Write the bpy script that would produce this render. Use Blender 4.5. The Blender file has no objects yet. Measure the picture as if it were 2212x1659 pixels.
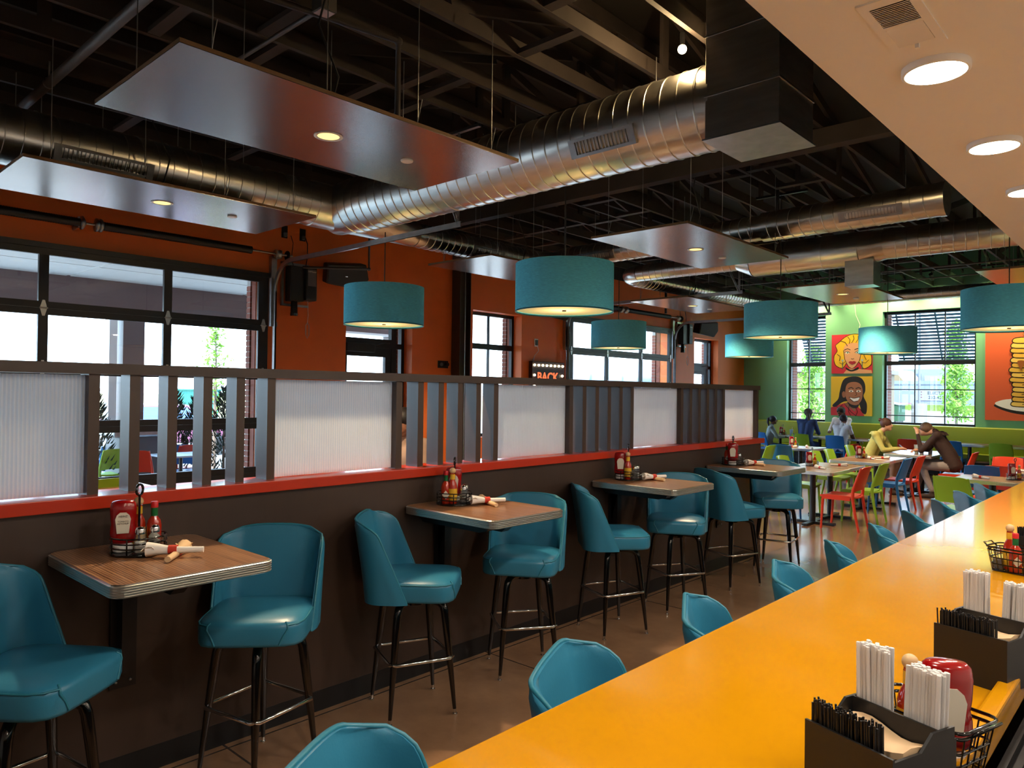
import bpy, bmesh, math, random
from math import sin, cos, pi, radians, hypot
from mathutils import Vector, Matrix, Euler
random.seed(7)
scene = bpy.context.scene
COL = scene.collection

def L(v):
    v = v / 255.0
    return v / 12.92 if v <= 0.04045 else ((v + 0.055) / 1.055) ** 2.4
def S(r, g, b): return (L(r), L(g), L(b), 1.0)

# ------------------------------------------------------------------ camera
FPX, CAM_H = 1592.27, 1.75
cam_d = bpy.data.cameras.new('camera')
cam = bpy.data.objects.new('camera', cam_d); COL.objects.link(cam)
cam_d.sensor_fit = 'HORIZONTAL'; cam_d.sensor_width = 36.0
cam_d.lens = 36.0 * FPX / 2212.0
cam_d.clip_start = 0.05; cam_d.clip_end = 500
YAW, PITCH, ROLL = radians(42.6914), radians(0.6435), radians(0.7074)
_fw = Vector((-sin(YAW) * cos(PITCH), cos(YAW) * cos(PITCH), sin(PITCH)))
_rt = Vector((cos(YAW), sin(YAW), 0)); _up = _rt.cross(_fw)
_r2 = cos(ROLL) * _rt + sin(ROLL) * _up; _u2 = -sin(ROLL) * _rt + cos(ROLL) * _up
_m = Matrix((_r2, _u2, -_fw)).transposed().to_4x4(); _m.translation = (0, 0, CAM_H)
cam.matrix_world = _m
scene.camera = cam

# ------------------------------------------------------------------ world, sun, exposure
SKY_STRENGTH = 4.2
SUN_STRENGTH = 6.0
scene.view_settings.view_transform = 'Standard'
scene.view_settings.look = 'None'
scene.view_settings.gamma = 1.0
scene.view_settings.use_curve_mapping = False
scene.view_settings.exposure = 1.52
w = bpy.data.worlds.new('sky'); scene.world = w; w.use_nodes = True
nt = w.node_tree; nt.nodes.clear()
o_ = nt.nodes.new('ShaderNodeOutputWorld'); bg = nt.nodes.new('ShaderNodeBackground')
tc = nt.nodes.new('ShaderNodeTexCoord'); sp = nt.nodes.new('ShaderNodeSeparateXYZ'); rp = nt.nodes.new('ShaderNodeValToRGB')
rp.color_ramp.elements[0].position = 0.0; rp.color_ramp.elements[0].color = (0.60, 0.80, 1.0, 1)
rp.color_ramp.elements[1].position = 0.6; rp.color_ramp.elements[1].color = (0.36, 0.60, 0.90, 1)
nt.links.new(tc.outputs['Generated'], sp.inputs[0]); nt.links.new(sp.outputs['Z'], rp.inputs[0])
nt.links.new(rp.outputs[0], bg.inputs[0]); bg.inputs[1].default_value = SKY_STRENGTH
nt.links.new(bg.outputs[0], o_.inputs[0])
sun_d = bpy.data.lights.new('sun', 'SUN'); sun_d.energy = SUN_STRENGTH; sun_d.angle = radians(0.8); sun_d.color = (1, 0.95, 0.87)
sun = bpy.data.objects.new('sun', sun_d); COL.objects.link(sun)
sun.rotation_euler = Vector((0.32, -0.62, 1.15)).to_track_quat('Z', 'Y').to_euler()
try:
    scene.cycles.max_bounces = 8; scene.cycles.diffuse_bounces = 4; scene.cycles.glossy_bounces = 3
    scene.cycles.transparent_max_bounces = 14; scene.cycles.transmission_bounces = 2
    scene.cycles.use_adaptive_sampling = True; scene.cycles.adaptive_threshold = 0.06; scene.cycles.adaptive_min_samples = 16
    scene.cycles.sample_clamp_indirect = 6.0; scene.cycles.caustics_reflective = False; scene.cycles.caustics_refractive = False
    scene.cycles.use_denoising = True
except Exception: pass

# ------------------------------------------------------------------ mesh builder
class MB:
    def __init__(s): s.v = []; s.f = []; s.sm = []
    def add(s, vs, fs, smooth=False):
        n = len(s.v); s.v += [tuple(p) for p in vs]
        for q in fs: s.f.append(tuple(i + n for i in q)); s.sm.append(smooth)
        return s
    def box(s, x0, y0, z0, x1, y1, z1):
        if x0 > x1: x0, x1 = x1, x0
        if y0 > y1: y0, y1 = y1, y0
        if z0 > z1: z0, z1 = z1, z0
        vs = [(x0,y0,z0),(x1,y0,z0),(x1,y1,z0),(x0,y1,z0),(x0,y0,z1),(x1,y0,z1),(x1,y1,z1),(x0,y1,z1)]
        return s.add(vs, [(0,3,2,1),(4,5,6,7),(0,1,5,4),(1,2,6,5),(2,3,7,6),(3,0,4,7)])
    def obox(s, c, size, rot=None):
        m = rot if rot is not None else Matrix.Identity(3)
        vs = []
        for z in (-.5, .5):
            for x, y in ((-.5,-.5),(.5,-.5),(.5,.5),(-.5,.5)):
                vs.append(Vector(c) + m @ Vector((x*size[0], y*size[1], z*size[2])))
        return s.add(vs, [(0,3,2,1),(4,5,6,7),(0,1,5,4),(1,2,6,5),(2,3,7,6),(3,0,4,7)])
    def bar(s, a, b, wx, wz, upv=(0,0,1)):
        a = Vector(a); b = Vector(b); d = (b - a); ln = d.length; d.normalize()
        u = Vector(upv)
        if abs(d.dot(u)) > .99: u = Vector((1,0,0))
        x = d.cross(u).normalized(); z = x.cross(d).normalized()
        m = Matrix((x, d, z)).transposed()
        return s.obox((a + b) / 2, (wx, ln, wz), m)
    def prism(s, poly, h0, h1, f=lambda x, y, h: (x, y, h)):
        n = len(poly)
        ar = sum(poly[i][0]*poly[(i+1)%n][1]-poly[(i+1)%n][0]*poly[i][1] for i in range(n))
        if ar < 0: poly = poly[::-1]
        vs = [f(x, y, h0) for x, y in poly] + [f(x, y, h1) for x, y in poly]
        return s.add(vs, [tuple(range(n-1,-1,-1)), tuple(range(n,2*n))] + [(i,(i+1)%n,n+(i+1)%n,n+i) for i in range(n)])
    def tube(s, pts, r, n=8, closed=False, caps=True, smooth=True):
        pts = [Vector(p) for p in pts]; k = len(pts)
        rs = r if isinstance(r, (list, tuple)) else [r] * k
        rings = []; prev = None
        for i, p in enumerate(pts):
            if closed: t = pts[(i+1)%k] - pts[i-1]
            elif i == 0: t = pts[1] - pts[0]
            elif i == k-1: t = pts[-1] - pts[-2]
            else: t = (pts[i+1]-p).normalized() + (p-pts[i-1]).normalized()
            if t.length < 1e-9: t = Vector((0,0,1))
            t.normalize()
            if prev is None:
                u = Vector((0,0,1)) if abs(t.z) < .9 else Vector((1,0,0))
                x = t.cross(u).normalized()
            else:
                x = prev - t * prev.dot(t)
                x = x.normalized() if x.length > 1e-6 else t.orthogonal().normalized()
            prev = x; y = t.cross(x)
            rings.append([p + (x*cos(2*pi*j/n) + y*sin(2*pi*j/n)) * rs[i] for j in range(n)])
        vs = [q for rg in rings for q in rg]; fs = []
        m = k if closed else k - 1
        for i in range(m):
            a = i*n; b = ((i+1)%k)*n
            for j in range(n): fs.append((a+j, a+(j+1)%n, b+(j+1)%n, b+j))
        s.add(vs, fs, smooth)
        if caps and not closed:
            s.add(rings[0], [tuple(range(n-1,-1,-1))]); s.add(rings[-1], [tuple(range(n))])
        return s
    def lathe(s, prof, n=20, c=(0,0,0), f=None, smooth=True, caps=True):
        f = f or (lambda x, y, z: (x + c[0], y + c[1], z + c[2]))
        vs = []; fs = []; k = len(prof)
        for r, z in prof:
            for j in range(n): vs.append(f(r*cos(2*pi*j/n), r*sin(2*pi*j/n), z))
        for i in range(k-1):
            for j in range(n): fs.append((i*n+j, i*n+(j+1)%n, (i+1)*n+(j+1)%n, (i+1)*n+j))
        s.add(vs, fs, smooth)
        if caps:
            if prof[0][0] > 1e-5: s.add(vs[:n], [tuple(range(n-1,-1,-1))])
            if prof[-1][0] > 1e-5: s.add(vs[-n:], [tuple(range(n))])
        return s
    def ball(s, c, r, n=12, m=8, sc=(1,1,1)):
        prof = [(max(1e-6, r*sin(pi*i/m)), -r*cos(pi*i/m)) for i in range(m+1)]
        return s.lathe(prof, n, f=lambda x, y, z: (c[0]+x*sc[0], c[1]+y*sc[1], c[2]+z*sc[2]), caps=False)
    def grid(s, rows, smooth=True, closed_u=False, flip=False):
        nr = len(rows); nc = len(rows[0]); vs = [p for r in rows for p in r]; fs = []
        for i in range(nr-1):
            for j in range(nc if closed_u else nc-1):
                q = (i*nc+j, i*nc+(j+1)%nc, (i+1)*nc+(j+1)%nc, (i+1)*nc+j)
                fs.append(q[::-1] if flip else q)
        return s.add(vs, fs, smooth)
    def xf(s, m):
        s.v = [tuple(m @ Vector(p)) for p in s.v]; return s
    def mesh(s, name, mat, bevel=0, weld=0, shade=None):
        me = bpy.data.meshes.new(name); me.from_pydata(s.v, [], s.f)
        if weld or bevel:
            bm = bmesh.new(); bm.from_mesh(me)
            if weld: bmesh.ops.remove_doubles(bm, verts=bm.verts, dist=weld)
            if bevel: bmesh.ops.bevel(bm, geom=list(bm.edges), offset=bevel, segments=2, affect='EDGES', profile=.6, clamp_overlap=True)
            bm.to_mesh(me); bm.free()
            if shade is not None:
                for p in me.polygons: p.use_smooth = shade
        else:
            me.polygons.foreach_set('use_smooth', s.sm if shade is None else [shade]*len(s.sm))
        for m in (mat if isinstance(mat, (list, tuple)) else [mat]): me.materials.append(m)
        return me
    def build(s, name, mat, parent=None, loc=(0,0,0), rot=(0,0,0), **kw):
        return link(name, s.mesh(name, mat, **kw), parent, loc, rot)

def link(name, data, parent=None, loc=(0,0,0), rot=(0,0,0)):
    o = bpy.data.objects.new(name, data); COL.objects.link(o)
    o.location = loc; o.rotation_euler = rot
    if parent is not None: o.parent = parent
    return o
def tag(o, label=None, cat=None, group=None, kind=None):
    if label: o['label'] = label
    if cat: o['category'] = cat
    if group: o['group'] = group
    if kind: o['kind'] = kind
    return o
def thing(name, label, cat, loc=(0,0,0), rz=0.0, group=None):
    o = bpy.data.objects.new(name, None); COL.objects.link(o)
    o.empty_display_size = .1; o.location = loc; o.rotation_euler = (0, 0, rz)
    return tag(o, label, cat, group)
def struct(o, label=None):
    o['kind'] = 'structure'
    if label: o['label'] = label
    return o
def snode(name, label, loc=(0,0,0)):
    o = bpy.data.objects.new(name, None); COL.objects.link(o); o.location = loc
    return struct(o, label)
def copy_tree(o, parent=None, loc=None, rz=None, label=None, mats=None):
    c = o.copy(); COL.objects.link(c)
    if parent is not None: c.parent = parent
    if loc is not None: c.location = loc
    if rz is not None: c.rotation_euler = (0, 0, rz)
    if label: c['label'] = label
    if mats and c.type == 'MESH': c.data = mats(c)
    for ch in list(o.children): copy_tree(ch, c, mats=mats)
    return c
def text(name, s, size, mat, parent=None, loc=(0,0,0), rot=(0,0,0), ext=.0006, ax='CENTER', bold=0.0, sx=1.0):
    cu = bpy.data.curves.new(name, 'FONT'); cu.body = s; cu.size = size; cu.extrude = ext
    cu.align_x = ax; cu.align_y = 'CENTER'; cu.offset = bold; cu.materials.append(mat)
    tmp = bpy.data.objects.new('tmp_text', cu); COL.objects.link(tmp)
    me = bpy.data.meshes.new_from_object(tmp.evaluated_get(bpy.context.evaluated_depsgraph_get())); me.name = name
    bpy.data.objects.remove(tmp); bpy.data.curves.remove(cu)
    o = link(name, me, parent, loc, rot); o.scale = (sx, 1, 1); return o
def rrect(x0, y0, x1, y1, r, n=5):
    out = []
    for cx_, cy_, a in ((x1-r,y1-r,0),(x0+r,y1-r,90),(x0+r,y0+r,180),(x1-r,y0+r,270)):
        for i in range(n+1):
            t = radians(a + 90*i/n); out.append((cx_+r*cos(t), cy_+r*sin(t)))
    return out

# ------------------------------------------------------------------ materials
MATS = {}
def mat(name, col, rough=.5, metal=0.0, spec=.5, coat=0.0, coat_r=.05, noise=None, bump=None, emit=None, es=0.0, sheen=0.0, aniso=None):
    """noise=(scale, (sx,sy,sz), amount): mottles the colour; bump=(scale,(sx,sy,sz),strength)"""
    if name in MATS: return MATS[name]
    m = bpy.data.materials.new(name); m.use_nodes = True; t = m.node_tree
    b = t.nodes['Principled BSDF']
    b.inputs['Base Color'].default_value = col; b.inputs['Roughness'].default_value = rough
    b.inputs['Metallic'].default_value = metal; b.inputs['Specular IOR Level'].default_value = spec
    b.inputs['Coat Weight'].default_value = coat; b.inputs['Coat Roughness'].default_value = coat_r
    if emit: b.inputs['Emission Color'].default_value = emit; b.inputs['Emission Strength'].default_value = es
    def nz(sc, st):
        c = t.nodes.new('ShaderNodeTexCoord'); mp = t.nodes.new('ShaderNodeMapping'); n = t.nodes.new('ShaderNodeTexNoise')
        mp.inputs['Scale'].default_value = st; n.inputs['Scale'].default_value = sc; n.inputs['Detail'].default_value = 4
        t.links.new(c.outputs['Object'], mp.inputs[0]); t.links.new(mp.outputs[0], n.inputs[0]); return n
    if noise:
        n = nz(noise[0], noise[1]); mx = t.nodes.new('ShaderNodeMix'); mx.data_type = 'RGBA'
        a = noise[2]
        rr = t.nodes.new('ShaderNodeValToRGB'); rr.color_ramp.elements[0].position = .3; rr.color_ramp.elements[1].position = .7
        t.links.new(n.outputs[0], rr.inputs[0]); t.links.new(rr.outputs[0], mx.inputs['Factor'])
        mx.inputs['A'].default_value = tuple(c*(1-a) for c in col[:3]) + (1,)
        mx.inputs['B'].default_value = tuple(min(1, c*(1+a)) for c in col[:3]) + (1,)
        t.links.new(mx.outputs['Result'], b.inputs['Base Color'])
    if bump:
        n = nz(bump[0], bump[1]); bp = t.nodes.new('ShaderNodeBump'); bp.inputs['Strength'].default_value = bump[2]; bp.inputs['Distance'].default_value = .01
        t.links.new(n.outputs[0], bp.inputs['Height']); t.links.new(bp.outputs[0], b.inputs['Normal'])
    MATS[name] = m; return m
def wood(name, c1, c2, c3, rough=.4, sx=1.0, stretch=(14, 1.2, 14), dist=4.0, coat=.15):
    m = bpy.data.materials.new(name); m.use_nodes = True; t = m.node_tree; b = t.nodes['Principled BSDF']
    c = t.nodes.new('ShaderNodeTexCoord'); mp = t.nodes.new('ShaderNodeMapping'); mp.inputs['Scale'].default_value = stretch
    n = t.nodes.new('ShaderNodeTexNoise'); n.inputs['Scale'].default_value = sx; n.inputs['Detail'].default_value = 8; n.inputs['Roughness'].default_value = .65; n.inputs['Distortion'].default_value = dist * .05
    wv = t.nodes.new('ShaderNodeTexWave'); wv.bands_direction = 'Y' if stretch[1] > stretch[0] else 'X'; wv.inputs['Scale'].default_value = sx*.8; wv.inputs['Distortion'].default_value = dist; wv.inputs['Detail'].default_value = 3; wv.inputs['Detail Scale'].default_value = 1.2
    r = t.nodes.new('ShaderNodeValToRGB'); e = r.color_ramp.elements; e[0].position = .25; e[0].color = c1; e[1].position = .8; e[1].color = c3
    k = e.new(.5); k.color = c2
    ad = t.nodes.new('ShaderNodeMix'); ad.inputs['Factor'].default_value = .3
    for l in ((c.outputs['Object'], mp.inputs[0]), (mp.outputs[0], n.inputs[0]), (mp.outputs[0], wv.inputs[0]), (n.outputs[0], ad.inputs['A']), (wv.outputs['Fac'], ad.inputs['B']), (ad.outputs[0], r.inputs[0]), (r.outputs[0], b.inputs['Base Color'])): t.links.new(*l)
    b.inputs['Roughness'].default_value = rough; b.inputs['Coat Weight'].default_value = coat; b.inputs['Coat Roughness'].default_value = .25
    MATS[name] = m; return m
def glassy(name, tint=(1,1,1,1), refl=.07, rough=.0, body=0.0, bodycol=(.8,.9,1,1)):
    m = bpy.data.materials.new(name); m.use_nodes = True; t = m.node_tree; t.nodes.clear()
    o = t.nodes.new('ShaderNodeOutputMaterial'); tr = t.nodes.new('ShaderNodeBsdfTransparent'); g = t.nodes.new('ShaderNodeBsdfGlossy')
    lw = t.nodes.new('ShaderNodeLayerWeight'); lw.inputs[0].default_value = .5; pw = t.nodes.new('ShaderNodeMath'); pw.operation = 'POWER'; pw.inputs[1].default_value = 5.0; fr = t.nodes.new('ShaderNodeMath'); fr.operation = 'MULTIPLY_ADD'; fr.inputs[1].default_value = .8; fr.inputs[2].default_value = refl*.5; t.links.new(lw.outputs['Facing'], pw.inputs[0]); t.links.new(pw.outputs[0], fr.inputs[0]); mx = t.nodes.new('ShaderNodeMixShader')
    tr.inputs[0].default_value = tint; g.inputs['Roughness'].default_value = rough
    t.links.new(fr.outputs[0], mx.inputs[0]); t.links.new(tr.outputs[0], mx.inputs[1]); t.links.new(g.outputs[0], mx.inputs[2])
    last = mx.outputs[0]
    if body:
        d = t.nodes.new('ShaderNodeBsdfDiffuse'); d.inputs[0].default_value = bodycol; m2 = t.nodes.new('ShaderNodeMixShader'); m2.inputs[0].default_value = body
        t.links.new(last, m2.inputs[1]); t.links.new(d.outputs[0], m2.inputs[2]); last = m2.outputs[0]
    t.links.new(last, o.inputs[0]); MATS[name] = m; return m
def transl(name, col, fac=.6, rough=.4, gl=.05):
    m = bpy.data.materials.new(name); m.use_nodes = True; t = m.node_tree; t.nodes.clear()
    o = t.nodes.new('ShaderNodeOutputMaterial'); d = t.nodes.new('ShaderNodeBsdfDiffuse'); tr = t.nodes.new('ShaderNodeBsdfTranslucent'); g = t.nodes.new('ShaderNodeBsdfGlossy')
    d.inputs[0].default_value = col; tr.inputs[0].default_value = col; g.inputs['Roughness'].default_value = rough
    m1 = t.nodes.new('ShaderNodeMixShader'); m1.inputs[0].default_value = fac; m2 = t.nodes.new('ShaderNodeMixShader'); m2.inputs[0].default_value = gl
    t.links.new(d.outputs[0], m1.inputs[1]); t.links.new(tr.outputs[0], m1.inputs[2]); t.links.new(m1.outputs[0], m2.inputs[1]); t.links.new(g.outputs[0], m2.inputs[2]); t.links.new(m2.outputs[0], o.inputs[0])
    MATS[name] = m; return m
def emis(name, col, st):
    m = bpy.data.materials.new(name); m.use_nodes = True; t = m.node_tree; t.nodes.clear()
    o = t.nodes.new('ShaderNodeOutputMaterial'); e = t.nodes.new('ShaderNodeEmission'); e.inputs[0].default_value = col; e.inputs[1].default_value = st
    t.links.new(e.outputs[0], o.inputs[0]); MATS[name] = m; return m

M_ORANGE = mat('orange_paint', S(232,116,44), .55, noise=(2.5,(1,1,1),.04))
M_GREEN = mat('green_paint', S(112,174,138), .55, noise=(2.5,(1,1,1),.03))
M_CREAM = mat('cream_paint', S(232,226,218), .6)
M_DARKCEIL = mat('black_painted_timber', S(52,44,40), .75, noise=(3,(1,1,1),.25))
M_DECK = mat('black_painted_deck', S(26,22,21), .85)
M_GALV = mat('galvanised_steel', S(214,212,206), .29, metal=1.0, noise=(3,(1,1,6),.14), bump=(60,(1,1,1),.05))
M_GALV2 = mat('zinc_hardware', S(170,172,172), .35, metal=1.0, noise=(9,(1,1,1),.12))
M_CHROME = mat('chrome', S(225,225,225), .10, metal=1.0)
M_BLACK = mat('black_paint', S(20,20,22), .35)
M_BLACKG = mat('gloss_black_enamel', S(9,9,10), .12, coat=.6)
M_BLACKP = mat('black_plastic', S(22,22,24), .45)
M_GREYP = mat('grey_plastic', S(92,94,98), .5)
M_ALU = mat('dark_aluminium', S(15,17,24), .42)
M_PANEL = mat('brown_satin_laminate', S(150,138,132), .23, metal=.8, bump=(7,(1,30,1),.03))
M_PEDGE = mat('raw_board_edge', S(120,92,60), .7)
M_BROWN = wood('dark_stained_wood', S(58,44,37), S(70,54,45), S(82,63,52), rough=.40, sx=.7, stretch=(3,3,.45), dist=2, coat=.08)
M_LEDGE = mat('red_orange_laminate', S(196,52,22), .3, coat=.3)
M_TABLE = wood('walnut_laminate', S(72,44,26), S(140,97,65), S(184,138,98), rough=.32, sx=1.2, stretch=(1.4,26,8), dist=5, coat=.3)
M_EDGE = mat('ribbed_aluminium', S(232,230,224), .30, metal=1.0)
M_RIB = transl('ribbed_polycarbonate', (.94,.97,1.0,1), .78, .35, .05)
def _ribs(m):
    t = m.node_tree; c = t.nodes.new('ShaderNodeTexCoord'); sx_ = t.nodes.new('ShaderNodeSeparateXYZ'); pp = t.nodes.new('ShaderNodeMath'); pp.operation = 'PINGPONG'; pp.inputs[1].default_value = .0075
    r = t.nodes.new('ShaderNodeMapRange'); r.inputs[2].default_value = .0075; mx = t.nodes.new('ShaderNodeMix'); mx.data_type = 'RGBA'
    mx.inputs['A'].default_value = (.80,.86,.92,1); mx.inputs['B'].default_value = (1,1,1,1)
    t.links.new(c.outputs['Object'], sx_.inputs[0]); t.links.new(sx_.outputs['Y'], pp.inputs[0]); t.links.new(pp.outputs[0], r.inputs[0]); t.links.new(r.outputs[0], mx.inputs['Factor'])
    for n in t.nodes:
        if n.type in ('BSDF_DIFFUSE','BSDF_TRANSLUCENT'): t.links.new(mx.outputs['Result'], n.inputs[0])
_ribs(M_RIB)
M_GLASS = glassy('window_glass', (.97,.985,.98,1))
M_CLEAR = glassy('clear_glass', (.93,.95,.95,1), body=.06)
M_COUNTER = mat('yellow_quartz', S(216,148,4), .16, spec=.5, coat=.5, coat_r=.06, noise=(5,(1,1,1),.03), bump=(3.2,(1,2.4,1),.012))
M_MAT = mat('black_rubber', S(24,21,19), .7)
M_VINYL = mat('teal_vinyl', S(48,124,156), .36, spec=.5, bump=(140,(1,1,1),.04))
M_PIPING = mat('teal_piping', S(38,118,140), .4)
M_LIME = mat('lime_vinyl', S(158,172,48), .42, bump=(120,(1,1,1),.04))
M_SHADE = mat('teal_linen', S(105,212,250), .95, spec=.08, noise=(26,(1,1,16),.22))
M_SHADE_IN = transl('cream_diffuser', S(238,206,160), .5, .5, .03)
M_RED = mat('red_plastic', S(206,58,30), .35)
M_LGREEN = mat('green_plastic', S(140,184,48), .35)
M_BLUE = mat('blue_plastic', S(32,112,184), .35)
M_WHITE = mat('white_plastic', S(238,236,232), .4)
M_PAPER = mat('white_paper', S(240,236,230), .8)
M_KRAFT = mat('cream_paper', S(224,190,148), .85)
M_REDBAND = mat('red_paper_band', S(206,58,40), .7)
M_KETCHUP = mat('ketchup_red', S(150,12,14), .18, coat=.5)
M_SAUCE = mat('hot_sauce_red', S(176,42,14), .12, coat=.7)
M_BALL = mat('wooden_cap', S(214,180,132), .55)
M_GREENCAP = mat('green_foil', S(26,112,60), .3, metal=.3)
M_REDCAP = mat('red_cap', S(200,24,30), .35)
M_YLABEL = mat('yellow_label', S(226,176,40), .6)
M_LABEL = mat('pale_label', S(222,214,196), .6)
M_SALT = mat('salt', S(240,238,232), .9)
M_PEPPER = mat('pepper', S(92,84,76), .9)
M_INK = mat('black_ink', S(20,18,18), .6)
M_BRICK = mat('red_brick', S(128,70,54), .8, noise=(7,(1,1,1),.2))
M_MORTAR = mat('mortar', S(150,142,134), .9)
M_LED = emis('led_disc', (1.0,.86,.66,1), 14.0)
M_DOWN = emis('warm_downlight', (1.0,.72,.26,1), .62)
M_PGLOW = emis('pendant_lamp', (1.0,.80,.50,1), .6)
M_BULB = emis('bulb_glow', (1.0,.70,.34,1), 40.0)
M_MARQ = emis('marquee_bulb', (1.0,.82,.5,1), 8.0)

def concrete():
    m = bpy.data.materials.new('polished_concrete'); m.use_nodes = True; t = m.node_tree; b = t.nodes['Principled BSDF']
    c = t.nodes.new('ShaderNodeTexCoord'); n = t.nodes.new('ShaderNodeTexNoise'); n.inputs['Scale'].default_value = 1.1; n.inputs['Detail'].default_value = 9; n.inputs['Roughness'].default_value = .65
    r = t.nodes.new('ShaderNodeValToRGB'); r.color_ramp.elements[0].position = .3; r.color_ramp.elements[0].color = S(118,87,64); r.color_ramp.elements[1].position = .72; r.color_ramp.elements[1].color = S(158,121,91)
    sx_ = t.nodes.new('ShaderNodeSeparateXYZ'); t.links.new(c.outputs['Object'], n.inputs[0]); t.links.new(c.outputs['Object'], sx_.inputs[0]); t.links.new(n.outputs[0], r.inputs[0])
    def joint(out, period, off):
        a = t.nodes.new('ShaderNodeMath'); a.operation = 'ADD'; a.inputs[1].default_value = off; d = t.nodes.new('ShaderNodeMath'); d.operation = 'PINGPONG'; d.inputs[1].default_value = period/2
        l = t.nodes.new('ShaderNodeMath'); l.operation = 'GREATER_THAN'; l.inputs[1].default_value = .006
        t.links.new(out, a.inputs[0]); t.links.new(a.outputs[0], d.inputs[0]); t.links.new(d.outputs[0], l.inputs[0]); return l.outputs[0]
    j1 = joint(sx_.outputs['X'], 1.83, 1.62); j2 = joint(sx_.outputs['Y'], 1.83, .1)
    mm = t.nodes.new('ShaderNodeMath'); mm.operation = 'MINIMUM'; t.links.new(j1, mm.inputs[0]); t.links.new(j2, mm.inputs[1])
    mx = t.nodes.new('ShaderNodeMix'); mx.data_type = 'RGBA'; mx.inputs['A'].default_value = S(58,42,32); t.links.new(mm.outputs[0], mx.inputs['Factor']); t.links.new(r.outputs[0], mx.inputs['B'])
    t.links.new(mx.outputs['Result'], b.inputs['Base Color']); b.inputs['Roughness'].default_value = .24
    b.inputs['Coat Weight'].default_value = .25; b.inputs['Coat Roughness'].default_value = .12
    return m
M_FLOOR = concrete()
def point_lamp(name, parent, loc, power, col, kind='POINT', size=.06, spot=None, rot=(0,0,0), blend=.6):
    d = bpy.data.lights.new(name, kind); d.energy = power; d.color = col
    if kind == 'AREA': d.shape = 'DISK'; d.size = size
    else: d.shadow_soft_size = size
    if kind == 'SPOT': d.spot_size = radians(spot); d.spot_blend = blend
    return link(name, d, parent, loc, rot)
# ================================================================== setting
XW, YB, ROOF = -9.19, 19.5, 5.2
def pieces(mb, u0, u1, z1, openings, put):
    u = u0
    for a, b, c, d in sorted(openings):
        put(mb, u, a, 0, z1)
        if c > 0: put(mb, a, b, 0, c)
        put(mb, a, b, d, z1); u = b
    put(mb, u, u1, 0, z1); return mb
OPEN_L = [(-2.9,.2,.9,3.2),(1.09,5.04,0,3.25),(6.33,7.59,0,3.18),(8.94,10.21,.95,3.18),(11.55,15.5,0,3.25),(16.7,17.97,0,3.18)]
OPEN_B = [(-7.98,-6.97,1.08,3.84),(-5.6,-3.62,1.08,3.84)]
fl = MB().box(XW-.3, -3.6, -.1, 2.7, YB+.25, 0).build('floor', M_FLOOR); struct(fl, 'polished brown concrete floor with saw-cut joints')
wl = pieces(MB(), -3.6, YB+.25, ROOF, OPEN_L, lambda m,a,b,c,d: m.box(XW-.25,a,c,XW,b,d)).build('wall_left', M_ORANGE); struct(wl, 'burnt orange wall with garage doors')
wb = pieces(MB(), XW, 2.6, ROOF, OPEN_B, lambda m,a,b,c,d: m.box(a,YB,c,b,YB+.25,d)).build('wall_back', M_GREEN); struct(wb, 'green end wall with two tall windows')
struct(MB().box(2.5,-3.6,0,2.7,YB,ROOF).build('wall_right', M_CREAM), 'plain wall behind the bar')
struct(MB().box(XW,-3.6,0,2.5,-3.4,ROOF).build('wall_front', M_CREAM), 'plain wall behind the viewer')
ce = MB().box(XW-.25,-3.6,ROOF,2.7,YB+.25,ROOF+.12).build('ceiling', M_DECK); struct(ce, 'black painted roof deck with open trusses')
MB().box(XW,-3.4,4.22,XW+.006,YB,ROOF).build('dark_upper_band', M_DECK, wl)
# open-web trusses along the room
TX = [-3.89 - .61*k for k in range(-5, 9) if k != -3]
tm = MB().box(-.02,-3.4,4.38,.02,YB-.02,4.50).box(-.02,-3.4,5.06,.02,YB-.02,5.19).mesh('roof_truss', M_DARKCEIL)
PITCH_W = 2.1
wv = MB().bar((0,0,4.5),(0,0,5.06),.09,.035).mesh('web', M_DARKCEIL)
wd = MB().bar((0,0,4.5),(0,PITCH_W*.92,5.06),.035,.085).mesh('web', M_DARKCEIL)
for i, x in enumerate(TX):
    t_ = link('roof_truss', tm, ce, (x,0,0))
    for k in range(10):
        y = -.9 + k*PITCH_W + (i % 3)*.22
        link('web', wv if k % 2 else wd, t_, (.0,y,0)); 
        if k % 2 == 0 and y > 1: link('web', wd, t_, (0, y+PITCH_W*1.9, 0), (0,0,pi))
# lumber blocking between the trusses
bk = MB().box(-.285,-.045,0,.285,.045,.038).mesh('blocking', M_DARKCEIL)
rb = random.Random(3)
rows = [1.55,2.3,2.82,3.35,3.95,4.35,5.6,6.2,7.6,8.3,9.2,10.1,11.2,12.4,13.3,14.6,15.8,17.0]
for y in rows:
    for x in TX[:-1]:
        if rb.random() < .42: link('blocking', bk, ce, (x-.305, y+rb.uniform(-.12,.12), 4.385))
gb = MB().box(-8.9,7.33,4.20,-1.05,7.47,4.38).build('ceiling_girder', M_DARKCEIL, ce)
# cream soffit over the bar
so = MB().box(-1.0,-3.4,2.95,2.5,10.4,3.38).build('ceiling_soffit', M_CREAM); struct(so, 'cream soffit hanging over the yellow bar')

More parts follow.
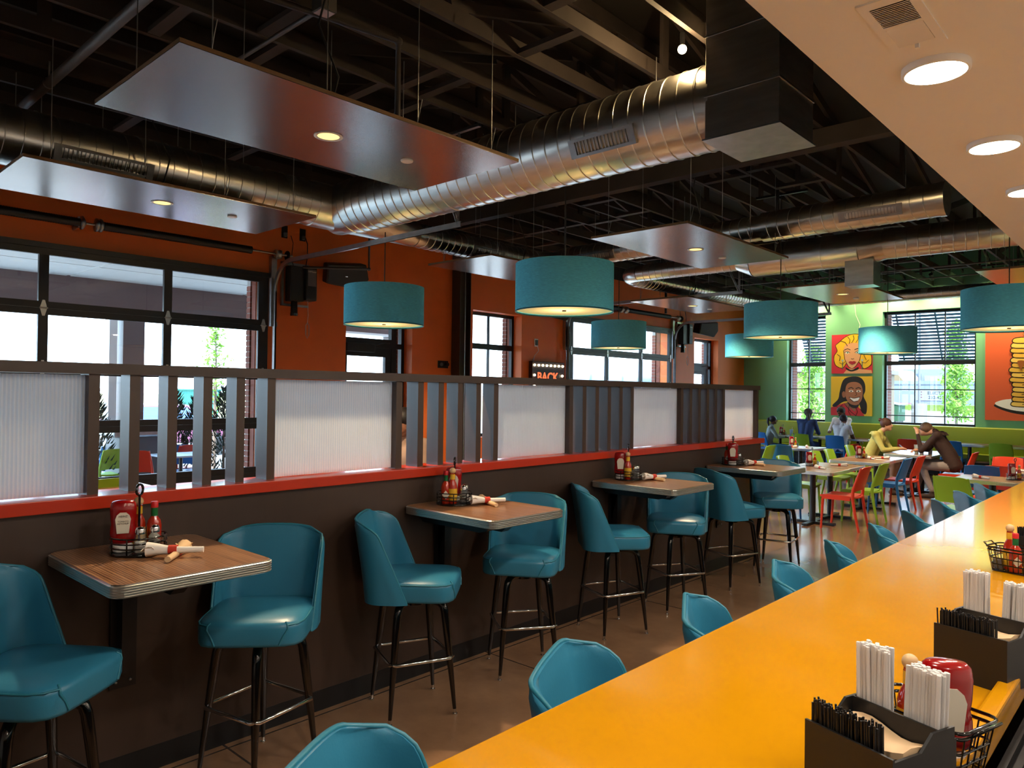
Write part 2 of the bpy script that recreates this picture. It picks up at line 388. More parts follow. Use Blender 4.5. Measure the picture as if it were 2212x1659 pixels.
# ------------------------------------------------------------------ brick outside the openings
def bricks(parent, x0, x1, y0, y1, z0, z1, axis):
    n = int((z1-z0)/.076)
    me = MB().box(x0,y0,0,x1,y1,.064).mesh('brick', M_BRICK)
    bm_ = MB().box(x0+.006,y0+.006 if axis=='y' else y0+.006,z0,x1-.006,y1-.006,z1).build('mortar_core', M_MORTAR, parent)
    for i in range(n): link('brick', me, parent, (0,0,z0+i*.076))
for (a,b,c,d) in OPEN_L[1:]:
    bricks(wl, XW-.47, XW-.37, b-.03, b+.19, max(c,.6), d, 'y')
for (a,b,c,d) in OPEN_B:
    bricks(wb, a-.19, a+.04, YB+.32, YB+.62, c, d, 'x')
struct(pieces(MB(), -3.6, YB+.3, ROOF, [(a-.02,b-.01,c,d) for a,b,c,d in OPEN_L], lambda m,a,b,c,d: m.box(XW-.36,a,c,XW-.255,b,d)).build('wall_outer', M_BRICK), 'red brick outer skin of the building')

# ------------------------------------------------------------------ windows in the green wall
def back_window(n, x0, x1, muntins, label):
    z0, z1, zt = 1.08, 3.84, 2.58; y = YB+.17
    t = snode('window_%d' % n, label, (0,0,0)); f = .055
    fr = MB().box(x0,y,z0,x0+f,y+.08,z1).box(x1-f,y,z0,x1,y+.08,z1).box(x0+f,y,z1-f,x1-f,y+.08,z1).box(x0+f,y,z0,x1-f,y+.08,z0+f)
    fr.build('window_frame', M_ALU, t); MB().box(x0+f,y+.005,zt-.05,x1-f,y+.075,zt+.05).build('transom', M_ALU, t)
    xs = [x0+f] + muntins + [x1-f]; zs = [z0+f,1.30,1.935,zt-.05]
    for xm in muntins: MB().box(xm-.012,y+.01,z0+f,xm+.012,y+.07,zt-.05).box(xm-.012,y+.01,zt+.05,xm+.012,y+.07,z1-f).build('muntin', M_ALU, t)
    for zm in zs[1:3]: MB().box(x0+f,y+.012,zm-.011,x1-f,y+.068,zm+.011).build('muntin', M_ALU, t)
    for i in range(len(xs)-1):
        for k in range(3): MB().box(xs[i],y+.036,zs[k],xs[i+1],y+.042,zs[k+1]).build('pane', M_GLASS, t)
        MB().box(xs[i],y+.036,zt+.05,xs[i+1],y+.042,z1-f).build('pane', M_GLASS, t)
    MB().box(x0,YB-.02,z0-.03,x1,y,z0).build('window_sill', M_GREEN, t)
    return t
back_window(1, -7.98, -6.97, [-7.46], 'narrow tall window behind the banquette')
back_window(2, -5.6, -3.62, [-4.92,-4.28], 'wide tall window with louvred sunshade')
# louvred sunshades fixed outside
def sunshade(x0, x1, label):
    t = thing('louvre_sunshade', label, 'sunshade', ((x0+x1)/2, YB+.45, 2.7), 0, 'metal sunshades outside the end wall'); h = (x1-x0)/2
    ms = mat('sunshade_metal', S(96,108,126), .5, metal=.3)
    sl = MB().obox((0,0,0),(2*h,.075,.022),Euler((radians(-28),0,0)).to_matrix()).mesh('slat', ms)
    for i in range(17):
        k = i/16; link('slat', sl, t, (0, .95-.8*k, .05+1.25*k))
    for x in ([-h+.12, 0, h-.12] if h > .7 else [-h+.15]):
        MB().bar((x,.99,.0),(x,.10,1.32),.035,.05).build('bracket_arm', ms, t)
    MB().box(-h,.90,-.06,h,1.0,.01).build('nose_bar', ms, t)
sunshade(-7.98,-6.97,'slatted metal sunshade outside the narrow tall window')
sunshade(-5.6,-3.62,'slatted metal sunshade outside the wide tall window')

# ------------------------------------------------------------------ windows and doors in the orange wall
def side_window(n):
    a,b,c,d = OPEN_L[3]; x = XW-.20; f = .055; t = snode('window_%d' % n, 'window beside the steel column', (0,0,0))
    MB().box(x-.07,a,c,x,a+f,d).box(x-.07,b-f,c,x,b,d).box(x-.07,a+f,d-f,x,b-f,d).box(x-.07,a+f,c,x,b-f,c+f).build('window_frame', M_ALU, t)
    MB().box(x-.065,a+f,2.52,x-.005,b-f,2.62).build('transom', M_ALU, t); ym = a+.62
    MB().box(x-.06,ym-.012,c+f,x-.01,ym+.012,2.52).box(x-.06,ym-.012,2.62,x-.01,ym+.012,d-f).build('muntin', M_ALU, t)
    for y0,y1 in ((a+f,ym-.012),(ym+.012,b-f)):
        for z0,z1 in ((c+f,2.52),(2.62,d-f)): MB().box(x-.038,y0,z0,x-.032,y1,z1).build('pane', M_GLASS, t)
side_window(3)
def added_window(n):  # unseen window added so daylight reaches the divider posts
    a,b,c,d = OPEN_L[0]; x = XW-.20; f = .055; t = snode('window_%d' % n, 'added daylight window out of view beside the near garage door', (0,0,0))
    MB().box(x-.07,a,c,x,a+f,d).box(x-.07,b-f,c,x,b,d).box(x-.07,a+f,d-f,x,b-f,d).box(x-.07,a+f,c,x,b-f,c+f).build('window_frame', M_ALU, t)
    ys=[a+f+(b-a-2*f)*k/3 for k in range(4)]
    for y in ys[1:3]: MB().box(x-.065,y-.03,c+f,x-.005,y+.03,d-f).build('mullion', M_ALU, t)
    for k in range(3): MB().box(x-.038,ys[k],c+f,x-.032,ys[k+1],d-f).build('pane', M_GLASS, t)
added_window(4)
def glass_door(n, k, label):
    a,b,c,d = OPEN_L[k]; x = XW-.20; f = .06; t = snode('door_%d' % n, label, (0,0,0))
    ym = b-.16
    MB().box(x-.08,a,0,x,a+f,d).box(x-.08,b-f,0,x,b,d).box(x-.08,a+f,d-f,x,b-f,d).build('door_frame', M_ALU, t)
    MB().box(x-.08,ym-.1,0,x,ym,d-f).build('mullion', M_ALU, t); MB().box(x-.08,a+f,2.42,x,ym-.1,2.56).build('transom', M_ALU, t)
    MB().box(x-.075,ym,2.42,x-.005,b-f,2.5).build('transom', M_ALU, t)
    MB().box(x-.07,a+f,.02,x-.01,a+f+.11,2.42).box(x-.07,ym-.21,.02,x-.01,ym-.1,2.42).box(x-.07,a+f+.11,2.28,x-.01,ym-.21,2.42).box(x-.07,a+f+.11,.02,x-.01,ym-.21,.28).build('door_leaf', M_ALU, t)
    for (y0,y1,z0,z1) in ((a+f+.11,ym-.21,.28,2.28),(a+f,ym-.1,2.56,d-f),(ym,b-f,.02,2.42),(ym,b-f,2.5,d-f)): MB().box(x-.043,y0,z0,x-.037,y1,z1).build('pane', M_GLASS, t)
    MB().box(x,a+.1,2.34,x+.09,a+.62,2.47).build('door_closer', M_BLACKP, t, bevel=.008)
    MB().tube([(x,a+.62,2.44),(x+.05,a+.85,2.5),(x+.02,ym-.15,2.5)], .010, 6).build('closer_arm', M_BLACKP, t)
    MB().box(x-.01,ym-.19,.95,x+.05,ym-.13,1.2).build('door_handle', M_GALV2, t)
glass_door(3, 2, 'black framed glass door beside the near garage door')
glass_door(4, 5, 'black framed glass door near the green wall')
def garage_door(n, y0, y1, label):
    x = XW+.02; t = snode('door_%d' % n, label, (0,0,0)); W = y1-y0; sec = 3.25/5
    ms = [y0+.07, y0+W/3, y0+2*W/3, y1-.07]
    for s_ in range(5):
        z0 = s_*sec; z1 = z0+sec
        # each section: bottom rail, top rail, stiles
        MB().box(x,y0,z0+.001,x+.05,y1,z0+.072).build('rail', M_ALU, t)
        MB().box(x,y0,z1-.072,x+.05,y1,z1-.001).build('rail', M_ALU, t)
        for i, ym in enumerate(ms):
            h = .07 if i in (0,3) else .048
            MB().box(x+.002,ym-h,z0+.072,x+.048,ym+h,z1-.072).build('stile', M_ALU, t)
        for i in range(3):
            MB().box(x+.02,ms[i]+(.07 if i==0 else .048),z0+.072,x+.026,ms[i+1]-(.07 if i==2 else .048),z1-.072).build('pane', M_GLASS, t)
    MB().box(x-.01,y0-.02,3.25,x+.06,y1+.02,3.31).build('header_rail', M_ALU, t)
    hm = MB().prism([(-.035,0),(.035,0),(.012,.085),(-.012,.085)],0,.006,lambda a,b,h:(h,a,b)).prism([(-.035,0),(.035,0),(.012,-.085),(-.012,-.085)],0,.006,lambda a,b,h:(h,a,b)).tube([(.008,-.04,0),(.008,.04,0)],.009,8).mesh('hinge', M_GALV2)
    for s_ in range(1,5):
        for ym in ms: link('hinge', hm, t, (x+.052,ym,s_*sec))
    return t
garage_door(1, 1.09, 5.04, 'near glazed sectional garage door behind the slatted divider')
garage_door(2, 11.55, 15.5, 'far glazed sectional garage door')
# baseboards
struct(MB().box(XW,-3.4,0,XW+.015,1.0,.1).box(XW,5.1,0,XW+.015,6.3,.1).box(XW,7.6,0,XW+.015,11.5,.1).build('baseboard_left', M_BLACK))
# steel column by the wall
sc_ = thing('steel_column','dark steel column standing against the orange wall beside a window','column',(XW+.12,8.55,0))
MB().box(-.1,-.125,0,.1,-.112,4.38).box(-.1,.112,0,.1,.125,4.38).box(-.008,-.112,0,.008,.112,4.38).build('web_and_flanges', mat('column_brown',S(52,44,40),.5), sc_)
MB().box(-.12,-.15,0,.12,.15,.02).build('base_plate', M_BLACK, sc_)
MB().tube([(.1,-.01,.02),(.1,-.01,4.3)],.008,6).build('conduit', M_GALV2, sc_)

# ------------------------------------------------------------------ divider wall with slats
dv = thing('divider_screen','dark wood half-height divider with ribbed panels, slats and red ledge','divider',(-3.5,0,0))
DY0, DY1 = -2.2, 7.86
MB().box(-.16,DY0,.11,0,DY1,1.225).build('base_panel', M_BROWN, dv)
MB().box(-.15,DY0,0,.004,DY1,.11).build('baseboard', M_BLACK, dv)
MB().box(-.19,DY0,1.225,.035,DY1+.02,1.28).build('ledge', M_LEDGE, dv, bevel=.004)
MB().box(-.16,DY0,1.808,-.01,DY1,1.855).build('top_rail', M_BROWN, dv)
pm = MB().box(-.055,0,1.28,.055,.045,1.808).mesh('post', M_BROWN)
starts = [-.57, 1.11, 2.80, 4.485, 6.17]
def rib_panel(y0, y1):
    n = int((y1-y0)/.0145); p = (y1-y0)/n; vs=[]; fs=[]
    f = [];
    for i in range(n):
        y = y0+i*p
        for q,dx in ((0,.004),(.25,.009),(.5,.010),(.75,.009)): f.append((y+q*p, dx))
    f.append((y1,.004))
    k = len(f)
    for z in (1.285,1.803):
        for y,dx in f: vs.append((-.08+dx,y,z))
    for z in (1.285,1.803):
        for y,dx in f: vs.append((-.08-dx,y,z))
    for i in range(k-1):
        fs.append((i,i+1,k+i+1,k+i)); fs.append((2*k+i+1,2*k+i,3*k+i,3*k+i+1))
    return MB().add(vs,fs,True).build('ribbed_panel', M_RIB, dv)
for g, y0 in enumerate(starts):
    for i in range(6): link('post', pm, dv, (-.085, y0+.169*i, 0))
    ye = y0+.169*5+.045; yn = starts[g+1] if g+1 < len(starts) else DY1-.045
    rib_panel(ye, yn)
link('post', pm, dv, (-.085, DY1-.045, 0))
rib_panel(DY0, starts[0])
# ================================================================== overhead
ZP = 3.42
cable_m = MB().tube([(0,0,0),(0,0,.93)],.0035,5).mesh('hanging_cable', M_GALV2)
eye_m = MB().tube([(.018*cos(a*pi/4),0,.018*sin(a*pi/4)+.02) for a in range(8)],.0035,5,closed=True).mesh('eye_ring', M_CHROME)
tail_m = MB().tube([(0,0,.06),(.012,0,.10),(.03,.01,.2)],.003,5).mesh('cable_tail', M_GALV2)
def ceiling_panel(cx_, cy_, label, light=125):
    t = thing('ceiling_panel', label, 'ceiling panel', (cx_,cy_,ZP), 0, 'brown laminate panels hung from the trusses')
    MB().box(-.585,-1.22,0,.585,1.22,.004).build('laminate_face', M_PANEL, t)
    MB().box(-.585,-1.22,.004,.585,1.22,.026).build('board', M_PEDGE, t)
    for x in (-.5,.5):
        for y in (-1.02,-.34,.34,1.02):
            c = link('hanging_cable', cable_m, t, (x,y,.06)); link('eye_ring', eye_m, c, (0,0,-.038))
            if (x+y) > .6 or y < -1: link('cable_tail', tail_m, c, (0,0,-.05))
    MB().lathe([(.072,-.003),(.094,-.004),(.094,.0),(.072,.0)],24,caps=False).build('downlight_trim', M_WHITE, t)
    MB().lathe([(.072,-.001),(.0001,-.001)],24,caps=False).build('downlight_lens', M_DOWN, t)
    MB().lathe([(.042,-.012),(.045,-.008),(.045,0)],20).build('sensor_disc', M_WHITE, t, loc=(0,.66,0))
    MB().box(-.09,-.09,.026,.09,.09,.13).build('light_housing', M_GALV2, t)
    MB().tube([(0,0,.13),(.03,.05,.4),(.02,-.1,.7),(.05,-.05,.95)],.008,6).build('power_whip', M_BLACKP, t)
    point_lamp('downlight_lamp', t, (0,0,-.03), light, (1.0,.74,.44), 'SPOT', .05, 125)
    return t
ceiling_panel(-4.18,2.72,'largest brown panel overhead, hung above the first bar table')
ceiling_panel(-6.83,2.72,'brown hung panel in front of the near garage door')
ceiling_panel(-4.2,7.64,'brown hung panel over the far end of the slatted divider')
ceiling_panel(-6.88,7.64,'brown hung panel in front of the steel column')
ceiling_panel(-4.2,12.5,'brown hung panel nearest the blonde portrait')
ceiling_panel(-6.92,12.5,'brown hung panel in front of the far garage door')
ceiling_panel(-1.52,12.5,'brown hung panel above the pendant by the pancake painting')

# ------------------------------------------------------------------ ducts
def duct_seg(t, p0, p1, r, r1=None, rings=True, name='duct_section', step=.135):
    p0 = Vector(p0); p1 = Vector(p1); r1 = r1 or r; d = p1-p0; n = max(1,int(d.length/step))
    u = d.normalized(); g = MB().tube([p0,p1],[r,r1],32)
    if rings:
        for i in range(1,n):
            c = p0+d*(i/n); rr = r+(r1-r)*i/n
            ax = u.orthogonal().normalized(); ay = u.cross(ax); K=32; tl=.028
            if abs(u.x) > abs(u.y): ax = Vector((0,1,0)); ay = u.cross(ax)
            else: ax = Vector((1,0,0)); ay = u.cross(ax)
            rws=[[c+(ax*cos(2*pi*j/K)+ay*sin(2*pi*j/K))*(rr+h)+u*(o+tl*cos(2*pi*j/K)) for j in range(K)] for o,h in ((-.006,-.002),(-.0035,.006),(.0035,.006),(.006,-.002))]
            g.grid(rws,True,closed_u=True)
    return g.build(name, M_GALV, t)
def elbow(t, c, r, R, a0, a1, plane, name='duct_elbow', n=9):
    pts=[]
    for i in range(n):
        a = a0+(a1-a0)*i/(n-1); u,v = R*cos(a), R*sin(a); pts.append(Vector(c)+Vector(plane[0])*u+Vector(plane[1])*v)
    return MB().tube(pts, r, 32).build(name, M_GALV, t)
def grille(t, c, ln, h, axis, nrm, name='supply_grille'):
    """grille on a duct flank: axis = long direction, nrm = outward direction"""
    a = Vector(axis).normalized(); n = Vector(nrm).normalized(); u = n.cross(a).normalized(); m = Matrix((a,u,n)).transposed()
    g = MB()
    for s_ in (-1,1):
        g.obox(Vector(c)+u*(h/2-.012)*s_, (ln,.024,.03), m); g.obox(Vector(c)+a*(ln/2-.03)*s_, (.06,h-.048,.03), m)
    fr = g.build(name, M_GALV2, t)
    MB().obox(Vector(c)-n*.012,(ln-.12,h-.05,.004),m).build('grille_void', M_BLACKP, fr)
    k = int((ln-.12)/.033); bl = MB()
    me = None
    for i in range(k):
        q = Vector(c)+a*(-(ln-.12)/2+(i+.5)*(ln-.12)/k)
        b = MB().obox((0,0,0),(.006,h-.05,.024),m)
        if me is None: me = b.mesh('grille_blade', M_GALV2)
        link('grille_blade', me, fr, q)
    return fr
ZD = 3.87
d1 = thing('spiral_duct','large spiral duct crossing above the divider into a square drop','duct',(0,0,0))
duct_seg(d1,(-2.5,4.99,ZD),(-7.2,4.99,ZD),.306)
grille(d1,(-3.42,4.99-.275,ZD-.14),.62,.15,(1,0,0),(0,-.9,-.42))
MB().tube([(-6.95,4.99,ZD),(-7.45,4.99,ZD)],[.306,.28],32).build('saddle_tee', M_GALV, d1)
for x in (-3.1,-4.6,-6.2): MB().tube([(x,4.99,ZD+.3),(x,4.99,4.4)],.004,5).build('hanging_rod', M_GALV2, d1)
bx_ = thing('square_duct_drop','square sheet metal duct drop beside the cream soffit','duct',(-2.25,4.985,3.54))
for k,(z0,z1) in enumerate(((0,.30),(.302,.72),(.722,1.14),(1.142,1.55))):
    MB().box(-.265,-.295,z0,.265,.295,z1).build('duct_panel', M_GALV, bx_, bevel=.004)
for z in (.301,.721,1.141): MB().box(-.272,-.302,z-.006,.272,.302,z+.006).build('seam', M_GALV2, bx_)
MB().box(-.28,-.31,-.012,.28,.31,.0).build('bottom_flange', M_GALV2, bx_)
d2 = thing('spiral_duct','spiral duct running along the orange wall over the near garage door','duct',(0,0,0))
duct_seg(d2,(-7.37,-3.2,ZD),(-7.37,4.55,ZD),.25)
duct_seg(d2,(-7.37,4.55,ZD),(-7.37,5.45,ZD),.258,rings=False)
duct_seg(d2,(-7.37,5.45,ZD),(-7.39,6.1,3.77),.258,.16,rings=False,name='reducer')
duct_seg(d2,(-7.39,6.1,3.77),(-7.39,8.5,3.76),.155,step=.11)
elbow(d2,(-7.10,8.5,3.76),.155,.29,pi,pi/2,((1,0,0),(0,1,0)))
for y in (1.9,3.2,7.2): MB().tube([(-7.37,y,ZD+.1),(-7.37,y,4.4)],.004,5).build('hanging_rod', M_GALV2, d2)
grille(d2,(-7.37+.225,2.35,ZD-.105),.82,.14,(0,1,0),(.9,0,-.42))
grille(d2,(-7.39+.135,7.35,3.76-.05),.62,.12,(0,1,0),(.92,0,-.35))
d3 = thing('spiral_duct','spiral duct with a closed end cap and a grille beside the soffit','duct',(0,0,0))
duct_seg(d3,(-7.08,8.79,3.80),(-3.9,8.79,3.83),.155,step=.115)
duct_seg(d3,(-3.9,8.79,3.83),(-1.93,8.79,3.85),.178,step=.125)
MB().tube([(-1.96,8.79,3.85),(-1.9,8.79,3.85)],.184,32).build('end_cap', M_GALV, d3)
grille(d3,(-2.62,8.79-.16,3.85-.07),.66,.12,(1,0,0),(0,-.92,-.38))
grille(d3,(-6.35,8.79-.14,3.80-.06),.62,.12,(1,0,0),(0,-.92,-.38))
for x in (-2.3,-5.0): MB().tube([(x,8.79,3.9),(x,8.79,4.4)],.004,5).build('hanging_rod', M_GALV2, d3)
d4 = thing('spiral_duct','spiral duct stepping up in diameter behind the capped duct','duct',(0,0,0))
ZE = 3.75
duct_seg(d4,(-.6,10.4,ZE),(-2.95,10.4,ZE),.195,step=.125)
duct_seg(d4,(-2.95,10.4,ZE),(-3.25,10.4,ZE-.02),.195,.228,rings=False,name='reducer')
duct_seg(d4,(-3.25,10.4,ZE-.02),(-4.75,10.4,ZE-.02),.228,step=.5)
duct_seg(d4,(-4.75,10.4,ZE-.02),(-5.0,10.4,ZE),.228,.135,rings=False,name='reducer')
duct_seg(d4,(-5.0,10.4,ZE),(-6.75,10.4,ZE),.132,step=.115)
elbow(d4,(-6.75,10.72,ZE),.132,.32,-pi/2,-pi,((1,0,0),(0,1,0)))
duct_seg(d4,(-7.07,10.72,ZE),(-7.07,18.3,ZE+.1),.15,step=.115)
MB().box(-3.42,10.25,3.22,-3.06,10.55,3.56).build('branch_box', M_GALV, d4)
d5 = thing('spiral_duct','thin spiral duct along the top of the green wall','duct',(0,0,0))
duct_seg(d5,(-7.3,18.45,4.08),(-.2,18.45,4.08),.135,step=.14)
grille(d5,(-3.0,18.45-.12,4.05),.8,.1,(1,0,0),(0,-.92,-.3))

# ------------------------------------------------------------------ pendants
def pendant(px, py, label, cord=1.86):
    R_, h = .455, .44; t = thing('pendant_lamp', label, 'pendant lamp', (px,py,2.5), 0, 'teal drum pendants')
    MB().lathe([(R_,0),(R_,h)],48,caps=False).lathe([(R_-.004,h),(R_-.004,0)],48,caps=False).build('drum_shade', M_SHADE, t)
    MB().lathe([(R_+.001,-.004),(R_+.001,.008),(R_-.006,.008),(R_-.006,-.004),(R_+.001,-.004)],48,caps=False).build('hem', M_PIPING, t)
    MB().lathe([(R_-.008,.015),(.0005,.015)],48,caps=False).build('diffuser_disc', M_SHADE_IN, t)
    MB().tube([(0,0,.005),(0,0,.03)],.02,12).build('finial', M_BLACKP, t)
    MB().lathe([(R_-.006,h-.01),(.02,h-.01)],40,caps=False).build('top_disc', M_SHADE_IN, t)
    MB().tube([(0,0,h-.02),(0,0,cord)],.006,6).build('cord', M_BLACKP, t)
    if cord > 1.5: MB().box(-.34,-.02,cord,.34,.02,cord+.03).build('support_strut', M_BLACK, t)
    for a in (0,2.1,4.2): MB().ball((.17*cos(a),.17*sin(a),.20),.04,10,6).build('lamp_bulb', M_PGLOW, t)
    point_lamp('pendant_light', t, (0,0,.17), 4, (1.0,.78,.5), 'POINT', .1)
    return t
pendant(-4.28,5.34,'largest teal drum pendant, above the middle of the divider')
pendant(-6.83,5.22,'teal drum pendant in front of the glass door by the garage door',1.075)
pendant(-7.02,10.21,'teal drum pendant in front of the far garage door')
pendant(-3.94,9.41,'teal drum pendant covering the narrow tall window')
pendant(-6.43,13.86,'smallest teal drum pendant, at the orange and green corner')
pendant(-3.86,13.72,'teal drum pendant overlapping the blonde portrait')
pendant(-1.46,9.53,'teal drum pendant overlapping the pancake painting')

# ------------------------------------------------------------------ soffit lights and vent
for i,(y,lab) in enumerate(((2.99,'round flush light next to the ceiling vent'),(4.065,'second round flush light from the ceiling vent'),(5.08,'round flush light on the soffit, furthest from the vent'),(1.9,'round flush light on the soffit behind the vent'),(.8,'round flush light on the soffit nearest the viewer'),(6.1,'round flush light on the soffit over the far bar stools'))):
    t = thing('soffit_light', lab, 'ceiling light', (-.685 if i<3 else -.70,y,2.95), 0, 'round lights under the cream soffit')
    MB().lathe([(.112,0),(.112,-.022),(.106,-.026),(.100,-.024)],36,caps=False).build('trim_ring', M_WHITE, t)
    MB().lathe([(.101,-.0235),(.0005,-.0235)],36,caps=False).build('diffuser', M_LED, t)
    point_lamp('soffit_lamp', t, (0,0,-.04), 4.4, (1.0,.88,.74), 'AREA', .18)
for k in range(5):  # unseen second row, added as fill light for soffit and stools
    t = thing('soffit_light', ['first','second','third','fourth','fifth'][k]+' added unseen fill light over the working side of the bar', 'ceiling light', (.9,.2+1.9*k,2.95), 0, 'round lights under the cream soffit')
    MB().lathe([(.112,0),(.112,-.022),(.106,-.026),(.100,-.024)],36,caps=False).build('trim_ring', M_WHITE, t)
    MB().lathe([(.101,-.0235),(.0005,-.0235)],36,caps=False).build('diffuser', M_LED, t)
    point_lamp('soffit_lamp', t, (0,0,-.04), 5.0, (1.0,.92,.82), 'AREA', .18)
vt = thing('ceiling_vent','cream metal register with two rows of louvres on the soffit','vent',(-.682,2.57,2.95))
MB().box(-.082,-.205,-.006,.082,-.16,0).box(-.082,.16,-.006,.082,.205,0).box(-.082,-.16,-.006,-.055,.16,0).box(.055,-.16,-.006,.082,.16,0).box(-.055,-.008,-.006,.055,.008,0).build('frame', M_CREAM, vt)
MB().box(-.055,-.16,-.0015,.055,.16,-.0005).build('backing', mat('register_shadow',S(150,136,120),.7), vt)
lv = MB().obox((0,0,-.006),(.108,.0115,.0015),Euler((radians(24),0,0)).to_matrix()).mesh('louvre', M_CREAM)
lv2 = MB().obox((0,0,-.006),(.108,.0115,.0015),Euler((radians(-24),0,0)).to_matrix()).mesh('louvre', M_CREAM)
for i in range(13):
    link('louvre', lv, vt, (0,-.150+.0115*i,0)); link('louvre', lv2, vt, (0,.014+.0115*i,0))
MB().box(-.008,.165,-.02,.004,.18,-.006).build('damper_lever', M_WHITE, vt)

# ------------------------------------------------------------------ garage hardware
def angle_iron(t, a, b, name='hanger_angle'):
    m = MB().bar(a,b,.035,.004); m2 = MB().bar(a,b,.004,.035)
    m.v += []; m.add(m2.v, m2.f); o = m.build(name, M_GALV2, t)
    a = Vector(a); b = Vector(b); n = int((b-a).length/.07)
    hm = MB().ball((0,0,0),.006,6,4).mesh('bolt_hole', M_BLACKP)
    for i in range(1,n): link('bolt_hole', hm, o, a+(b-a)*(i/n)+Vector((.003,0,0)))
    return o
def track(y, side, label):
    t = thing('garage_track', label, 'track', (0,0,0), 0, 'galvanised garage door tracks'); x = XW+.1; R_=.38; zt = 3.45
    pts = [(x,y,.05),(x,y,1.5),(x,y,zt-R_)]+[(x+R_-R_*cos(a),y,zt-R_+R_*sin(a)) for a in [radians(12*k) for k in range(1,8)]]+[(x+R_,y,zt),(-7.2,y,zt),(-5.45,y,zt)]
    g = MB()
    # channel profile: a web with two curled lips, swept along the path
    prof = [(-.028,.010),(-.028,-.012),(.028,-.012),(.028,.010)]
    rows=[]
    for i,p in enumerate(pts):
        p=Vector(p); a=Vector(pts[max(0,i-1)]); b=Vector(pts[min(len(pts)-1,i+1)]); d=(b-a).normalized(); nn=Vector((d.z,0,-d.x))
        rows.append([p+nn*u+Vector((0,1,0))*v*side for u,v in prof]+[p+nn*u+Vector((0,1,0))*(v-.003)*side for u,v in prof[::-1]])
    g.grid(rows,False,closed_u=True); g.build('channel', M_GALV2, t)
    angle_iron(t,(-5.5,y,zt),(-5.5,y,4.42)); angle_iron(t,(-5.5,y,zt),(-5.95,y,4.42))
    MB().bar((-6.2,y,4.40),(-5.2,y,4.40),.04,.03).build('top_angle', M_GALV2, t)
    MB().box(XW,y-.04,2.6,x-.03,y+.04,3.55).build('wall_angle', M_GALV2, t)
    for z in (.6,1.6,2.6): MB().box(x-.05,y-.03,z,x-.02,y+.05,z+.06).build('track_bracket', M_GALV2, t)
track(5.12,1,'bent galvanised track beside the door opener at the near garage door')
track(11.47,-1,'bent galvanised track between the marquee sign and far garage door')
track(15.58,1,'bent galvanised track beside the glass door near the green wall')
track(1.01,-1,'bent galvanised track at the hidden jamb of the near garage door')
def springs(y0, y1, label):
    t = thing('torsion_spring_bar', label, 'torsion spring', (XW+.19,0,3.56), 0, 'garage torsion bars'); W = y1-y0
    MB().tube([(0,y0-.1,0),(0,y1+.28,0)],.0125,10).build('shaft', M_GALV2, t)
    def coil(a,b):
        n=int((b-a)/.012); pts=[]; rs=[]
        for i in range(n+1):
            pts.append((0,a+(b-a)*i/n,0)); rs.append(.050 if i%2 else .045)
        MB().tube(pts,rs,14).build('torsion_spring', M_BLACKP, t)
    ym = y0+W*.43
    coil(y0+.15,ym-.08); coil(ym+.16,y1-.32)
    for y in (ym-.05,ym+.10,ym+.14):
        MB().lathe([(.02,-.03),(.075,-.022),(.075,.0),(.04,.02),(.02,.03)],10,f=lambda a,b,z,y=y:(a,y+z,b)).build('winding_cone', M_GALV2, t)
    MB().box(-.185,ym-.10,-.06,.02,ym-.085,.06).build('center_bracket', M_GALV2, t)
    for y in (y0-.02,y1+.06):
        MB().lathe([(.02,-.03),(.06,-.03),(.06,-.024),(.05,-.02),(.05,.02),(.06,.024),(.06,.03),(.02,.03)],20,f=lambda a,b,z,y=y:(a,y+z,b)).build('cable_drum', M_GALV2, t)
        MB().box(-.185,y+.04,-.05,.03,y+.052,.05).build('end_bearing_plate', M_GALV2, t)
    MB().lathe([(.015,-.01),(.062,-.01),(.066,0),(.062,.01),(.015,.01)],20,f=lambda a,b,z:(a,y1+.2+z,b)).build('sprocket', M_BLACKP, t)
springs(1.09,5.04,'black torsion spring shaft over the near garage door')
springs(11.55,15.5,'black torsion spring shaft over the far garage door')
def opener(y, label):
    t = thing('door_opener', label, 'garage opener', (XW,y,2.88), 0, 'black garage door openers')
    MB().box(.02,-.20,.02,.06,-.17,.62).box(.02,-.20,.02,.06,.22,.05).box(.02,-.20,.58,.06,.22,.62).build('mounting_frame', M_GALV2, t)
    MB().box(.06,-.15,.08,.20,.06,.56).build('gear_case', M_BLACKP, t, bevel=.012)
    MB().box(.06,.07,.10,.24,.24,.58).build('control_box', M_BLACKP, t, bevel=.02)
    MB().box(.241,.09,.30,.246,.22,.53).build('face_plate', M_GREYP, t)
    text('brand_text','LiftMaster',.032,M_WHITE,t,(.2475,.155,.50),(radians(90),0,radians(90)))
    MB().lathe([(.05,0),(.055,.02),(.05,.05),(.045,.2)],14,c=(.13,-.05,-.12)).build('motor', M_BLACKG, t)
    MB().tube([(.15,.15,.10),(.15,.16,-.1),(.15,.15,-.20)],.004,5).build('pull_cord', M_WHITE, t)
    MB().tube([(.15,.15,-.2),(.14,.13,-.24),(.14,.13,-.36),(.15,.15,-.42),(.16,.17,-.36),(.16,.17,-.24),(.15,.15,-.2)],.005,5).build('release_chain', M_GALV2, t)
    MB().tube([(.10,.14,.58),(.09,.17,.72),(.04,.20,.92),(.02,.17,1.02)],.007,6).build('power_cord', M_BLACKP, t)
    MB().tube([(.10,-.05,.56),(.06,-.06,.68),(.03,-.02,.9),(.02,-.05,1.0)],.005,6).build('power_cord', M_BLACKP, t)
opener(5.44,'black door opener box on the wall beside the near garage door')
opener(15.95,'black door opener box beside the far garage door')
